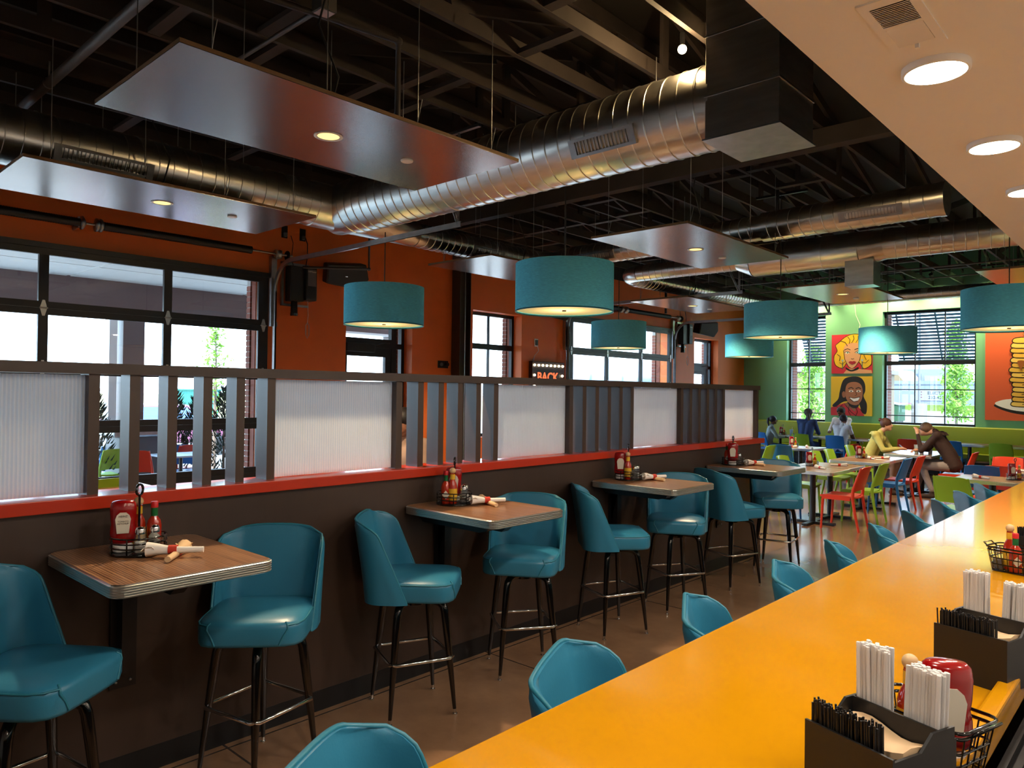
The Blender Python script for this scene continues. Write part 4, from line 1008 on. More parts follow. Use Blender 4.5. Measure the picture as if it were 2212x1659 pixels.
# ================================================================== dining area
def chair_meshes(m, tag_):
    D={}
    # seat: thin shell, front +Y
    rows=[]
    for i in range(9):
        y=-.19+.40*i/8
        rows.append([(x*(1-.04*(1-i/8)), y, .455-.012*(1-(x/.21)**2)-(.010 if i==8 else 0)) for x in [-.21+.42*j/8 for j in range(9)]])
    low=[[ (x,y,z-.022) for x,y,z in r] for r in rows]
    g=MB().grid(rows,True,flip=True).grid(low,True); g.grid([rows[0],low[0]]).grid([rows[-1],low[-1]],flip=True)
    g.grid([[r[0] for r in rows],[r[0] for r in low]],flip=True).grid([[r[-1] for r in rows],[r[-1] for r in low]])
    D['seat']=g.mesh('seat',m)
    D['apron']=MB().box(-.205,.165,.395,.205,.19,.435).box(-.205,-.17,.395,-.182,.165,.437).box(.182,-.17,.395,.205,.165,.437).mesh('apron',m)
    # back: curved panel leaning back, open gap above the seat
    rows=[];bk=[]
    for i in range(9):
        v=i/8; z=.53+.31*v; r=[];b=[]
        for j in range(11):
            u=-1+.2*j; x=u*(.205-.008*v); y=-.205-.10*v**1.1-.035*(1-u*u)
            zz_=z-(.02*abs(u)**4 if i==8 else 0)+( -.02*(abs(u)**3) if i==0 else 0)
            r.append((x,y+.011,zz_)); b.append((x,y-.011,zz_))
        rows.append(r); bk.append(b)
    g=MB().grid(rows,True).grid(bk,True,flip=True); g.grid([rows[-1],bk[-1]]).grid([rows[0],bk[0]],flip=True)
    g.grid([[r[0] for r in rows],[r[0] for r in bk]],flip=True).grid([[r[-1] for r in rows],[r[-1] for r in bk]])
    D['backrest']=g.mesh('backrest',m)
    D['rear_leg']=MB().tube([(.190,-.275,0),(.193,-.225,.25),(.195,-.198,.44),(.197,-.205,.54),(.195,-.265,.72),(.190,-.30,.828)],[.015,.019,.021,.020,.015,.010],8).mesh('leg',m)
    D['rear_leg2']=MB().tube([(-.190,-.275,0),(-.193,-.225,.25),(-.195,-.198,.44),(-.197,-.205,.54),(-.195,-.265,.72),(-.190,-.30,.828)],[.015,.019,.021,.020,.015,.010],8).mesh('leg',m)
    D['front_leg']=MB().tube([(.190,.20,0),(.190,.185,.25),(.188,.175,.44)],[.014,.017,.020],8).mesh('leg',m)
    D['front_leg2']=MB().tube([(-.190,.20,0),(-.190,.185,.25),(-.188,.175,.44)],[.014,.017,.020],8).mesh('leg',m)
    D['rear_rail']=MB().tube([(-.19,-.20,.44),(-.1,-.225,.435),(0,-.232,.433),(.1,-.225,.435),(.19,-.20,.44)],.014,8).mesh('rear_rail',m)
    return D
CH={'red':chair_meshes(M_RED,'red'),'green':chair_meshes(M_LGREEN,'green'),'blue':chair_meshes(M_BLUE,'blue')}
def chair(col, x, y, deg, label, group='coloured plastic dining chairs', z=0):
    t=thing('dining_chair','%s plastic chair %s' % (col,label),'chair',(x,y,z),radians(deg),group); D=CH[col]
    for k in ('seat','apron','backrest','rear_rail'): link(k,D[k],t)
    for k in ('rear_leg','rear_leg2','front_leg','front_leg2'): link('leg',D[k],t)
    return t
def dining_table(x, y, label, w_=.76, d_=.70, group='square dining tables'):
    t=thing('dining_table',label,'table',(x,y,0),0,group)
    table_top(t,-w_/2,-d_/2,w_/2,d_/2,.75,.04,.04)
    MB().tube([(0,0,.02),(0,0,.70)],.038,14).build('column', M_BLACK, t)
    MB().bar((-.3,0,.02),(.3,0,.02),.07,.028).bar((0,-.3,.0205),(0,.3,.0205),.07,.028).build('cross_base', M_BLACK, t, )
    MB().box(-.2,-.2,.69,.2,.2,.709).build('mounting_plate', M_BLACK, t)
    return t
# facing: 0=+Y, 90=-X, -90=+X, 180=-Y
dining_table(-3.83,10.28,'dining table nearest the end of the slatted divider')
dining_table(-3.86,11.02,'dining table pushed up to the one nearest the divider')
dining_table(-3.83,12.30,'dining table between the red and blue chairs and three green chairs',.76,.72)
dining_table(-3.83,13.04,'dining table just in front of the person in the yellow hoodie',.76,.72)
dining_table(-3.64,14.42,'dining table shared by the yellow and brown hoodies')
dining_table(-3.66,15.16,'dining table beyond the shared table, with cups')
chair('red',-3.42,10.20,90,'in front, with its whole side in view')
chair('green',-3.41,10.96,90,'directly behind the front red chair')
chair('blue',-3.42,12.13,90,'third in the row behind the front red chair')
chair('red',-3.40,12.80,90,'fourth in the row, behind a blue chair')
chair('red',-2.98,14.44,90,'that the person in the brown hoodie sits on')
chair('blue',-4.26,10.26,-90,'half hidden by the end of the divider')
chair('green',-4.28,11.05,-90,'beside the half-hidden blue chair')
chair('green',-4.30,12.42,-90,'across the table from the blue chair in the row')
chair('green',-4.30,13.06,-90,'across the table from the fourth chair in the row')
chair('green',-4.42,14.44,-90,'that the person in the yellow hoodie sits on')
# right-hand cluster by the bar
dining_table(-1.82,10.80,'dining table just beyond the far bar stools')
dining_table(-1.85,12.30,'second dining table beyond the far bar stools')
dining_table(-1.7,14.6,'third dining table beyond the far bar stools')
chair('green',-1.98,10.02,-14,'showing its back next to the far bar stools')
chair('red',-1.93,11.42,176,'facing the viewer behind the table by the far bar stools')
chair('blue',-2.12,11.95,6,'showing its back behind a red chair by the bar')
chair('red',-2.10,13.38,180,'facing the viewer, further from the bar stools')
chair('blue',-1.85,14.05,0,'at the picture edge beyond the red chairs')
# left cluster behind the divider end
dining_table(-5.62,14.42,'dining table behind the end of the divider')
chair('blue',-5.62,13.78,0,'showing a broad back just beyond the divider end')
chair('green',-5.98,13.20,90,'just visible past the end of the divider')
chair('red',-5.08,14.95,85,'lit salmon from the windows, beside the broad blue chair')
chair('green',-5.9,12.4,-90,'hidden behind the divider end')
# row along the banquette
for k,(x,lab) in enumerate(((-7.75,'banquette table by the girl in grey'),(-6.75,'banquette table by the person in the blue top'),(-5.85,'banquette table by the white shirt'),(-4.55,'banquette table with an empty red chair'),(-3.55,'empty banquette table under the wide window'),(-2.5,'banquette table behind the tall green chair'),(-1.5,'banquette table at the picture edge'))):
    dining_table(x,18.55,lab,.66,.66,'tables along the lime banquette')
chair('blue',-7.85,18.02,-20,'that the girl in grey sits on')
chair('green',-6.92,18.02,0,'that the person in the blue top sits on')
chair('blue',-6.12,18.02,0,'that the person in the white shirt sits on')
chair('red',-4.58,18.0,4,'tucked in at the banquette under the wide window')
chair('blue',-3.75,18.05,0,'tucked in at the banquette behind the brown hoodie')
chair('green',-2.82,17.95,-4,'with a tall back in front of the lime banquette')
chair('green',-1.9,17.3,-8,'partly hidden behind the tall green chair')
# banquette
bq=thing('banquette','long lime green upholstered banquette under the windows','banquette',(0,0,0))
xs=[-9.1,-7.35,-5.5,-2.62,0.2,2.4]
for a,b in zip(xs[:-1],xs[1:]):
    MB().box(a+.006,19.24,.50,b-.006,19.49,1.09).build('back_cushion', M_LIME, bq, bevel=.03, shade=True)
    MB().box(a+.006,18.86,.36,b-.006,19.30,.50).build('seat_cushion', M_LIME, bq, bevel=.03, shade=True)
MB().box(-9.1,18.92,.32,2.4,19.48,.37).build('wood_rail', M_TABLE, bq)
MB().box(-9.1,19.0,0,2.4,19.48,.32).build('plinth', M_BLACK, bq)
# booth back beside the orange wall (low lime return)
# things on the dining tables
def simple_caddy(x,y,z,k,where):
    caddy_model((x,y,z),k*1.3,'wire caddy on the '+where,'wire caddies')
    ketchup_model((x-.03,y-.035,z+.008),radians(40),'ketchup bottle in the caddy on the '+where,'ketchup bottles')
    ball_sauce((x+.045,y-.02,z+.008),0,'ball-capped sauce bottle in the caddy on the '+where,'ball-capped sauce bottles')
    shaker((x+.02,y+.05,z+.008),0,M_SALT,'salt shaker in the caddy on the '+where,'salt shakers')
for k,(x,y,w_) in enumerate(((-4.0,10.70,'pair of tables by the divider end'),(-3.95,12.68,'pair of tables behind the front chairs'),(-5.75,14.42,'table behind the divider end'),(-7.7,18.6,'banquette table by the girl in grey'),(-1.60,10.90,'table just beyond the far bar stools'),(-2.35,18.6,'banquette table behind the tall green chair'),(-6.3,18.62,'banquette between the two tops'))):
    if k==6: continue
    simple_caddy(x,y,.75,k,w_)
for k,(x,y,a,w_) in enumerate(((-3.75,10.35,55,'front dining table'),(-3.72,10.95,-70,'table pushed up to the front one'),(-3.75,12.55,40,'table behind the front chairs, nearer the viewer'),(-3.68,12.80,-60,'table behind the front chairs, further back'),(-5.45,14.35,30,'table behind the divider end'),(-1.92,10.72,60,'table just beyond the far bar stools'),(-1.75,12.2,50,'second table beyond the far bar stools'),(-5.7,14.15,-50,'near edge of the table behind the divider end'))):
    napkin_roll((x,y,.75),radians(a),'white napkin roll on the '+w_,'napkin rolls')
M_CUP=glassy('plastic_cup',(.9,.95,1,1),body=.6,bodycol=(.70,.85,.98,1))
def cup(x,y,drink,label):
    t=thing('drink_cup',label,'cup',(x,y,.75),0,'plastic cups with straws')
    MB().lathe([(.030,0),(.031,.002),(.042,.15),(.0425,.152)],20,caps=False).build('cup_wall', M_CUP, t)
    MB().lathe([(.029,.003),(.038,.10)],20).build('drink', drink, t)
    MB().tube([(0,0,.01),(.02,.01,.21)],.004,6).build('straw', M_WHITE, t)
cup(-3.62,14.62,mat('lemonade',S(206,214,96),.3),'cup of yellow drink on the shared table')
cup(-3.52,14.55,mat('ice_water',S(190,214,236),.3),'cup of ice water on the shared table')
cup(-3.42,14.70,mat('pink_drink',S(206,60,96),.3),'cup of pink drink on the shared table')
cup(-7.42,18.45,mat('ice_water2',S(190,214,236),.3),'cup of water beside the girl in grey')
# ================================================================== wall decor
def blob(pts, n=8):
    """smooth closed outline through points (Catmull-Rom)"""
    out=[]; k=len(pts)
    for i in range(k):
        p0,p1,p2,p3=[Vector(pts[(i+d)%k]) for d in (-1,0,1,2)]
        for j in range(n):
            t=j/n; q=.5*((2*p1)+(-p0+p2)*t+(2*p0-5*p1+4*p2-p3)*t*t+(-p0+3*p1-3*p2+p3)*t**3); out.append((q.x,q.y))
    return out
class Canvas:
    """flat printed shapes laid on a canvas board hung on the green wall (x to the right, y up, 0..1)"""
    def __init__(s, name, label, x0, x1, z0, z1, col):
        s.t=thing(name,label,'painting',((x0+x1)/2,YB-.005,(z0+z1)/2)); s.w=x1-x0; s.h=z1-z0; s.k=0
        MB().box(-s.w/2,-.035,-s.h/2,s.w/2,0,s.h/2).build('canvas_board', mat('canvas_%s'%name,S(*col),.7), s.t)
    def f(s,x,y): return ((x-.5)*s.w,(y-.5)*s.h)
    def shape(s, pts, col, name='printed_shape', smooth=True):
        s.k+=1; pts=blob(pts,5) if smooth else pts
        pts=[s.f(max(.0,min(1,x)),max(.0,min(1,y))) for x,y in pts]
        y0=-.035-.0004*s.k
        m=MB().prism(pts,y0-.0004,y0,lambda a,b,h:(a,h,b)); m.build(name, mat('print_%d_%d_%d'%col,S(*col),.6), s.t)
    def line(s, pts, wd, col=(22,18,18), name='ink_line', closed=False):
        s.k+=1; y0=-.035-.0004*s.k; P=[Vector(s.f(*p)) for p in (blob(pts,4) if closed else pts)]
        L_=[];R_=[]; n=len(P)
        for i,p in enumerate(P):
            a=P[(i-1)%n] if closed or i>0 else p; b=P[(i+1)%n] if closed or i<n-1 else p
            d=(b-a); d=d.normalized() if d.length>1e-9 else Vector((1,0)); nn=Vector((-d.y,d.x))*wd*s.w/2; L_.append(p+nn); R_.append(p-nn)
        g=MB(); vs=[(q.x,y0,q.y) for q in L_]+[(q.x,y0,q.y) for q in R_]; m=n if closed else n-1
        g.add(vs,[(i,(i+1)%n,n+(i+1)%n,n+i) for i in range(m)]); g.build(name, mat('print_%d_%d_%d'%col,S(*col),.6), s.t)
# portrait with yellow waves of hair on red (a generic comic-style face)
A=Canvas('blonde_portrait','comic-style portrait of a blonde woman on a red canvas',-6.80,-5.82,2.33,3.32,(204,40,62))
A.shape([(.30,.0),(.40,.12),(.62,.12),(.98,.08),(1,0)],(222,164,122),smooth=False)
A.shape([(.18,.80),(.34,.93),(.52,1.0),(.74,.97),(.90,.82),(.93,.62),(.98,.42),(.97,.22),(.80,.12),(.66,.30),(.40,.28),(.28,.14),(.10,.22),(.06,.44),(.14,.58),(.10,.72)],(238,190,40),'hair_shape')
A.line([(.18,.80),(.34,.93),(.52,1.0),(.74,.97),(.90,.82),(.93,.62),(.98,.42),(.97,.22),(.80,.12),(.66,.30),(.40,.28),(.28,.14),(.10,.22),(.06,.44),(.14,.58),(.10,.72)],.016,closed=True)
A.shape([(.36,.16),(.50,.09),(.66,.16),(.66,.10),(.50,.05),(.38,.10)],(24,20,20))
A.shape([(.30,.60),(.36,.74),(.52,.78),(.68,.74),(.74,.58),(.70,.34),(.60,.18),(.51,.12),(.42,.18),(.33,.36)],(222,164,122),'face_shape')
A.line([(.30,.60),(.33,.36),(.42,.18),(.51,.12),(.60,.18),(.70,.34),(.74,.58)],.014)
for sx in (-1,1):
    A.shape([(.52+sx*.07,.53),(.52+sx*.12,.56),(.52+sx*.18,.53),(.52+sx*.12,.505)],(250,248,244),'eye_shape'); A.shape([(.52+sx*.10,.53),(.52+sx*.12,.55),(.52+sx*.14,.53),(.52+sx*.12,.51)],(20,96,60),'iris_shape')
    A.line([(.52+sx*.05,.60),(.52+sx*.12,.635),(.52+sx*.20,.60)],.018); A.line([(.52+sx*.06,.53),(.52+sx*.12,.568),(.52+sx*.19,.54)],.014)
    A.shape([(.52+sx*.24,.36),(.52+sx*.27,.34),(.52+sx*.24,.30),(.52+sx*.21,.34)],(170,190,186),'earring_shape'); A.line([(.52+sx*.24,.30),(.52+sx*.24,.10)],.022,(92,124,110))
A.shape([(.43,.285),(.48,.315),(.52,.305),(.56,.315),(.61,.285),(.52,.23)],(160,26,44),'lips_shape'); A.line([(.49,.38),(.52,.365),(.56,.38)],.012)
for q in ([(.22,.84),(.34,.80),(.40,.70)],[(.40,.94),(.46,.86),(.44,.76)],[(.54,.97),(.56,.88),(.50,.78)],[(.66,.95),(.66,.87),(.60,.78)],[(.78,.90),(.75,.83),(.68,.76)],[(.14,.50),(.22,.44),(.20,.32)],[(.20,.28),(.28,.24),(.34,.30)],[(.86,.56),(.80,.46),(.86,.34)],[(.92,.34),(.84,.26),(.76,.28)]): A.line(q,.013)
# dark-haired portrait on yellow (generic)
B=Canvas('dark_haired_portrait','comic-style portrait of a smiling dark-haired man on yellow',-6.81,-5.82,1.265,2.255,(232,190,52))
B.shape([(.0,.0),(.0,.20),(.16,.26),(.34,.32),(.60,.30),(.78,.12),(.82,0)],(196,44,58),'jacket_shape',smooth=False)
B.shape([(.30,.90),(.46,.99),(.70,.98),(.82,.84),(.84,.64),(.80,.50),(.88,.30),(.86,.06),(.76,.10),(.66,.34),(.34,.36),(.12,.22),(.04,.26),(.18,.42),(.22,.62)],(26,24,26),'hair_shape')
B.shape([(.34,.30),(.52,.16),(.60,.12),(.56,.34)],(150,96,70)); B.line([(.34,.30),(.50,.10),(.62,.0)],.014)
B.shape([(.36,.66),(.42,.82),(.60,.86),(.74,.78),(.78,.58),(.74,.38),(.62,.26),(.50,.28),(.38,.44)],(170,110,80),'face_shape')
B.shape([(.28,.58),(.33,.62),(.37,.54),(.34,.46),(.29,.48)],(160,102,74),'ear_shape')
B.shape([(.40,.36),(.50,.22),(.64,.20),(.70,.30),(.62,.27),(.50,.29)],(26,24,26))
for x in (.50,.68):
    B.shape([(x-.06,.62),(x,.655),(x+.06,.62),(x,.60)],(248,246,240),'eye_shape'); B.shape([(x-.02,.622),(x,.645),(x+.02,.622),(x,.604)],(40,26,20),'iris_shape'); B.line([(x-.07,.69),(x,.72),(x+.06,.69)],.022)
B.line([(.60,.64),(.64,.53),(.59,.51)],.012); B.shape([(.47,.46),(.58,.44),(.70,.47),(.66,.38),(.57,.36)],(250,250,248),'teeth_shape'); B.line([(.45,.47),(.57,.445),(.72,.48)],.016); B.line([(.48,.42),(.57,.355),(.67,.38)],.016)
for q in ([(.10,.24),(.20,.20),(.30,.28)],[(.46,.30),(.44,.10),(.50,.0)],[(.60,.24),(.66,.10),(.62,.0)],[(.72,.18),(.78,.08)]): B.line(q,.012)
# pancake stack on orange
Cc=Canvas('pancake_painting','large orange canvas of a tall pancake stack on a white plate',-3.43,-1.45,1.26,3.45,(216,92,52))
Cc.shape([(.10,.135),(.30,.07),(.62,.06),(.90,.10),(.97,.15),(.80,.19),(.30,.20),(.12,.17)],(24,20,20)); Cc.shape([(.11,.155),(.30,.10),(.62,.09),(.88,.125),(.95,.17),(.78,.21),(.30,.22),(.13,.195)],(244,242,236),'plate_shape')
rr=random.Random(5); n=14
for i in range(n):
    y=.145+i*.049; a=.255-.0*i+rr.uniform(-.02,.02)+(.02 if i>10 else 0); b=.86+rr.uniform(-.03,.03)-(.02 if i>10 else 0)
    col=(232,182,72) if i%3 else (240,200,96)
    o=[(a+.01,y),(a-.012,y+.028),(a+.03,y+.052),(.45,y+.056+rr.uniform(-.006,.006)),(.68,y+.052+rr.uniform(-.006,.006)),(b-.02,y+.054),(b+.015,y+.03),(b-.01,y+.002),(.6,y-.008),(.42,y-.006)]
    Cc.line(o,.012,closed=True,name='pancake_outline'); Cc.shape(o,col,'pancake_shape'); Cc.line(o,.008,closed=True)
    for k in range(3):
        x=a+.08+rr.random()*(b-a-.2); Cc.line([(x,y+.02),(x+.05,y+.024+rr.uniform(-.006,.006)),(x+.11,y+.02)],.007,(60,34,18))
for x,y,l in ((.40,.84,.10),(.52,.80,.12),(.66,.83,.08),(.34,.60,.09),(.60,.58,.10),(.74,.40,.08),(.42,.33,.09),(.58,.26,.07)): Cc.shape([(x-.03,y),(x+.03,y),(x+.018,y-l*.6),(x,y-l),(x-.018,y-l*.6)],(150,84,30),'syrup_drip')
Cc.shape([(.36,.86),(.46,.92),(.60,.92),(.70,.86),(.56,.82)],(246,214,120),'butter_shape'); Cc.line([(.36,.86),(.46,.92),(.60,.92),(.70,.86),(.56,.82)],.008,closed=True)
# white cord above the portraits
MB().tube([(-6.25,YB-.02,4.1),(-6.22,YB-.02,3.8),(-6.12,YB-.02,3.55),(-6.16,YB-.02,3.33)],.006,6).build('hanging_cord', M_WHITE, A.t, loc=-A.t.location)
# marquee sign on the orange wall
sg=thing('marquee_sign','dark marquee sign with bulbs reading BACK in red','sign',(XW,10.9,1.98))
MB().box(0,-.48,-.36,.09,.48,.36).build('sign_box', mat('sign_purple',S(42,14,22),.5), sg, bevel=.006)
MB().box(.091,-.36,-.28,.094,.30,.20).build('sign_face', mat('sign_face',S(22,14,34),.5), sg)
text('sign_text','BACK',.24,emis('red_lettering',(1.0,.16,.06,1),.55),sg,(.096,-.03,.06),(radians(90),0,radians(90)),ext=.003,bold=.006)
bm_=MB().ball((0,0,0),.022,10,6).mesh('marquee_bulb', M_MARQ)
for k in range(8): link('marquee_bulb',bm_,sg,(.098,-.42+.12*k,.29))
for z in (.1,-.1,-.28):
    for y in (-.42,.41): link('marquee_bulb',bm_,sg,(.098,y,z))
wsn=thing('wall_socket','white framed socket with a cord above the marquee sign','socket',(XW,10.62,2.70))
MB().box(0,-.05,-.075,.012,.05,.075).build('cover_plate', M_WHITE, wsn); MB().box(.012,-.03,-.05,.03,.03,.05).build('plug', M_BLACKP, wsn)
MB().tube([(.02,.02,-.06),(.03,.05,-.15),(.02,-.06,-.25),(.02,-.10,-.38)],.005,6).build('cord', M_WHITE, wsn)
ws3=thing('wall_socket','black double socket beside the steel column','socket',(XW,8.24,2.2)); MB().box(0,-.1,-.06,.015,.12,.06).build('cover_plate', M_BLACKP, ws3); MB().lathe([(.03,0),(.03,.02)],16,f=lambda a,b,z:(.015+z,-.04+a,b)).build('socket_face', M_GREYP, ws3); MB().lathe([(.035,0),(.03,.05)],16,f=lambda a,b,z:(.015+z,.07+a,b)).build('plug', M_BLACKP, ws3)
# ================================================================== people
import numpy as np
SKIN1=mat('light_skin',S(214,164,138),.5); SKIN2=mat('brown_skin',S(112,74,56),.5); SKIN3=mat('tan_skin',S(150,100,76),.5)
def hairm(n,c): return mat('hair_'+n,S(*c),.55,noise=(40,(1,1,.2),.25))
def clothm(n,c): return mat('cloth_'+n,S(*c),.85,noise=(9,(1,1,1),.08))
def person(label, loc, rz, top, pants, shoes, skin, hair, style, sc=1.0, lean=.08, head=None, hands=None, elbows=None, bare_arm=0.0, knees=None, ankles=None, hood=None, group=None, seat=.47):
    V=Vector; dz=seat-.47
    P=dict(pel=V((0,-.03,.57+dz)),waist=V((0,-.02+lean*.35,.76+dz)),chest=V((0,lean,.98+dz)),neck=V((0,lean*1.25+.01,1.13+dz)))
    hd=V(head) if head else P['neck']+V((0,.035+lean*.2,.125)); hd=hd+V((0,0,dz if head else 0))
    sh={s:P['chest']+V((s*.165,-.005,.085)) for s in (-1,1)}
    el={s:V((s*.215,.14+lean,.80+dz)) for s in (-1,1)}; ha={s:V((s*.10,.36+lean,.80+dz)) for s in (-1,1)}
    if elbows:
        for s in (-1,1): el[s]=V(elbows[s])
    if hands:
        for s in (-1,1): ha[s]=V(hands[s])
    hp={s:V((s*.085,-.01,.55+dz)) for s in (-1,1)}; kn={s:V((s*.11,.42,.53+dz*.6)) for s in (-1,1)}; an={s:V((s*.11,.40,.10)) for s in (-1,1)}
    if knees:
        for s in (-1,1): kn[s]=V(knees[s])
    if ankles:
        for s in (-1,1): an[s]=V(ankles[s])
    caps=[]
    def c(a,ra,b,rb,reg): caps.append((V(a),ra,V(b),rb,reg))
    for s in (-1,1):
        c(P['pel']+V((s*.07,0,0)),.115,P['waist']+V((s*.06,0,0)),.105,'top'); c(P['waist']+V((s*.055,0,0)),.108,P['chest']+V((s*.065,0,0)),.112,'top')
        c(P['chest']+V((s*.06,0,.03)),.10,sh[s],.072,'top')
        c(sh[s],.062,sh[s]+(el[s]-sh[s])*.55,.052,'top'); c(sh[s]+(el[s]-sh[s])*.55,.052,el[s],.045,'top' if bare_arm<.5 else 'skin')
        wr=el[s]+(ha[s]-el[s])*.86; c(el[s],.043,wr,.030,'top' if bare_arm<=0 else 'skin')
        d=(ha[s]-el[s]).normalized(); side=d.cross(V((0,0,1))); side=side.normalized() if side.length>.1 else V((1,0,0)); dn=side.cross(d)
        c(wr,.027,ha[s]+d*.03,.030,'skin')
        for k,(o,l) in enumerate(((-.027,.055),(-.009,.066),(.010,.062),(.027,.048))):
            b=ha[s]+d*.05+side*o; m1=b+d*l*.55-dn*.006; c(b,.0105,m1,.010,'skin'); c(m1,.010,m1+d*l*.35+dn*.028*(-1 if dn.z>0 else 1),.009,'skin')
        tb=ha[s]-side*s*.028+d*.005; c(tb,.012,tb-side*s*.02+d*.04,.010,'skin')
        c(P['pel']+V((s*.06,0,-.01)),.11,hp[s]+V((0,.06,0)),.095,'pants'); c(hp[s]+V((0,.04,0)),.092,kn[s],.062,'pants')
        c(kn[s],.060,kn[s]+(an[s]-kn[s])*.4,.056,'pants'); c(kn[s]+(an[s]-kn[s])*.4,.056,an[s]+V((0,0,.05)),.044,'pants')
        c(an[s]+V((0,0,.04)),.034,an[s]-V((0,0,.03)),.036,'shoe'); c(an[s]+V((0,-.02,-.055)),.04,an[s]+V((0,.15,-.062)),.034,'shoe')
    c(P['chest']+V((0,0,.06)),.09,P['neck'],.05,'top'); c(P['neck'],.047,hd+V((0,-.015,-.06)),.047,'skin')
    c(hd+V((0,-.012,.03)),.082,hd+V((0,.008,-.035)),.068,'skin'); c(hd+V((0,.035,-.075)),.040,hd+V((0,.05,-.08)),.030,'skin')
    c(hd+V((0,.074,.015)),.011,hd+V((0,.094,-.022)),.014,'skin')
    for s in (-1,1): c(hd+V((s*.076,-.01,.012)),.014,hd+V((s*.076,-.008,-.015)),.010,'skin')
    g=MB()
    for a,ra,b,rb,reg in caps:
        d=b-a; ln=d.length; d=d/ln if ln>1e-6 else V((0,0,1)); pts=[];rs=[]
        for k in (0,.3,.6,.85): pts.append(a-d*ra*cos(k*pi/2)); rs.append(max(.0012,ra*sin(k*pi/2)))
        for k in (1,.85,.6,.3,0):
            pts.append(b+d*rb*cos(k*pi/2)); rs.append(max(.0012,rb*sin(k*pi/2)))
        g.tube(pts,rs,14)
    me=g.mesh('body_src',SKIN1); tmp=bpy.data.objects.new('body_src',me); COL.objects.link(tmp)
    md=tmp.modifiers.new('r','REMESH'); md.mode='VOXEL'; md.voxel_size=.0115
    sm=tmp.modifiers.new('s','SMOOTH'); sm.factor=.5; sm.iterations=3
    dg=bpy.context.evaluated_depsgraph_get(); ev=tmp.evaluated_get(dg); bm_=bpy.data.meshes.new_from_object(ev); bpy.data.objects.remove(tmp)
    bm_.name='body'; n=len(bm_.polygons); cen=np.empty(n*3); bm_.polygons.foreach_get('center',cen); cen=cen.reshape(-1,3)
    best=np.full(n,1e9); idx=np.zeros(n,dtype=np.int32); order={'skin':0,'top':1,'pants':2,'shoe':3}
    for a,ra,b,rb,reg in caps:
        A_=np.array(a);D_=np.array(b-a);L2=max(1e-9,(D_@D_)); tt=np.clip(((cen-A_)@D_)/L2,0,1); dist=np.linalg.norm(cen-(A_+tt[:,None]*D_),axis=1)-(ra+(rb-ra)*tt)
        if reg=='top': dist=dist-.003
        m=dist<best; best[m]=dist[m]; idx[m]=order[reg]
    bm_.materials.clear()
    for m_ in (skin,top,pants,shoes): bm_.materials.append(m_)
    bm_.polygons.foreach_set('material_index',idx); bm_.polygons.foreach_set('use_smooth',[True]*n)
    t=thing('person',label,'person',loc,rz,group); t.scale=(sc,sc,sc)
    link('body',bm_,t)
    # hair
    H=MB(); H.ball(hd+V((0,-.022,.032)),.096,20,14,(.98,1.02,1.0))
    if style=='bun': H.ball(hd+V((0,-.115,.085)),.036,12,8)
    if style=='lowbun': H.ball(hd+V((0,-.115,.01)),.042,12,8); H.ball(hd+V((.01,-.15,-.01)),.028,10,6)
    if style=='ponytail': H.tube([hd+V((0,-.09,.06)),hd+V((0,-.14,.04)),hd+V((.01,-.15,-.06)),hd+V((.02,-.12,-.17))],[.03,.036,.034,.012],10)
    if style=='braid': H.tube([hd+V((.02,-.09,.0)),hd+V((.04,-.11,-.08)),hd+V((.05,-.10,-.18)),hd+V((.05,-.09,-.26))],[.04,.034,.028,.012],10)
    if style=='long': H.tube([hd+V((0,-.05,.03)),hd+V((0,-.075,-.06)),hd+V((0,-.08,-.16))],[.088,.085,.05],14)
    H.build('hair', hair, t)
    for s in (-1,1): MB().ball(hd+V((s*.030,.072,.018)),.0085,8,6).build('eye', M_INK, t)
    MB().ball(hd+V((0,.080,-.052)),.015,10,6,(1.2,.4,.3)).build('mouth', mat('lip',S(150,80,76),.5), t)
    if hood:
        rows=[]
        for i in range(7):
            a_=i/6; rows.append([P['neck']+V((cos(b_)*(.115-.02*a_),-.02+sin(b_)*(.10-.01*a_)-.05*a_-.02,-.02+.05*a_-.055*a_*a_)) for b_ in [radians(180+180*j/12) for j in range(13)]])
        m=MB().grid(rows,True); r2=[[p+V((0,-.028,-.035)) for p in r] for r in rows]; m.grid(r2,True,flip=True); m.grid([rows[-1],r2[-1]]); m.grid([rows[0],r2[0]],flip=True); m.build('hood', top, t)
    return t
YEL=clothm('yellow',(196,192,112)); BRN=clothm('brown',(52,34,32)); GRY=clothm('grey',(140,132,134)); DEN=clothm('denim',(70,96,150)); TAN=clothm('tan',(176,146,130))
BLU=clothm('blue',(58,76,118)); WHT=clothm('white',(232,230,232)); SAGE=clothm('sage',(150,164,160)); NAV=clothm('navy',(30,42,78)); SHOE=clothm('shoe',(54,40,36))
person('person in a yellow hoodie with a bun, looking at a phone',(-4.34,14.44,0),radians(-90),YEL,TAN,SHOE,SKIN1,hairm('auburn',(84,52,44)),'bun',1.0,lean=.14,head=(0,.28,1.245),
  elbows={-1:(-.22,.28,.80),1:(.22,.28,.80)},hands={-1:(-.05,.50,.83),1:(.05,.52,.83)},hood=True)
person('person in a dark brown hoodie, head bowed on one hand',(-3.02,14.44,0),radians(90),BRN,GRY,SHOE,SKIN1,hairm('ash',(120,96,78)),'lowbun',1.03,lean=.20,head=(.02,.42,1.15),
  elbows={-1:(-.20,.42,.80),1:(.20,.42,.80)},hands={-1:(-.12,.50,1.10),1:(.05,.55,.79)},knees={-1:(-.12,.42,.54),1:(.14,.44,.60)},ankles={-1:(-.12,.28,.10),1:(.05,.52,.16)},hood=True)
person('person in a blue top with a braid, seen from behind',(-6.92,18.06,0),0,BLU,DEN,SHOE,SKIN2,hairm('brown',(70,58,48)),'braid',1.05,lean=.10)
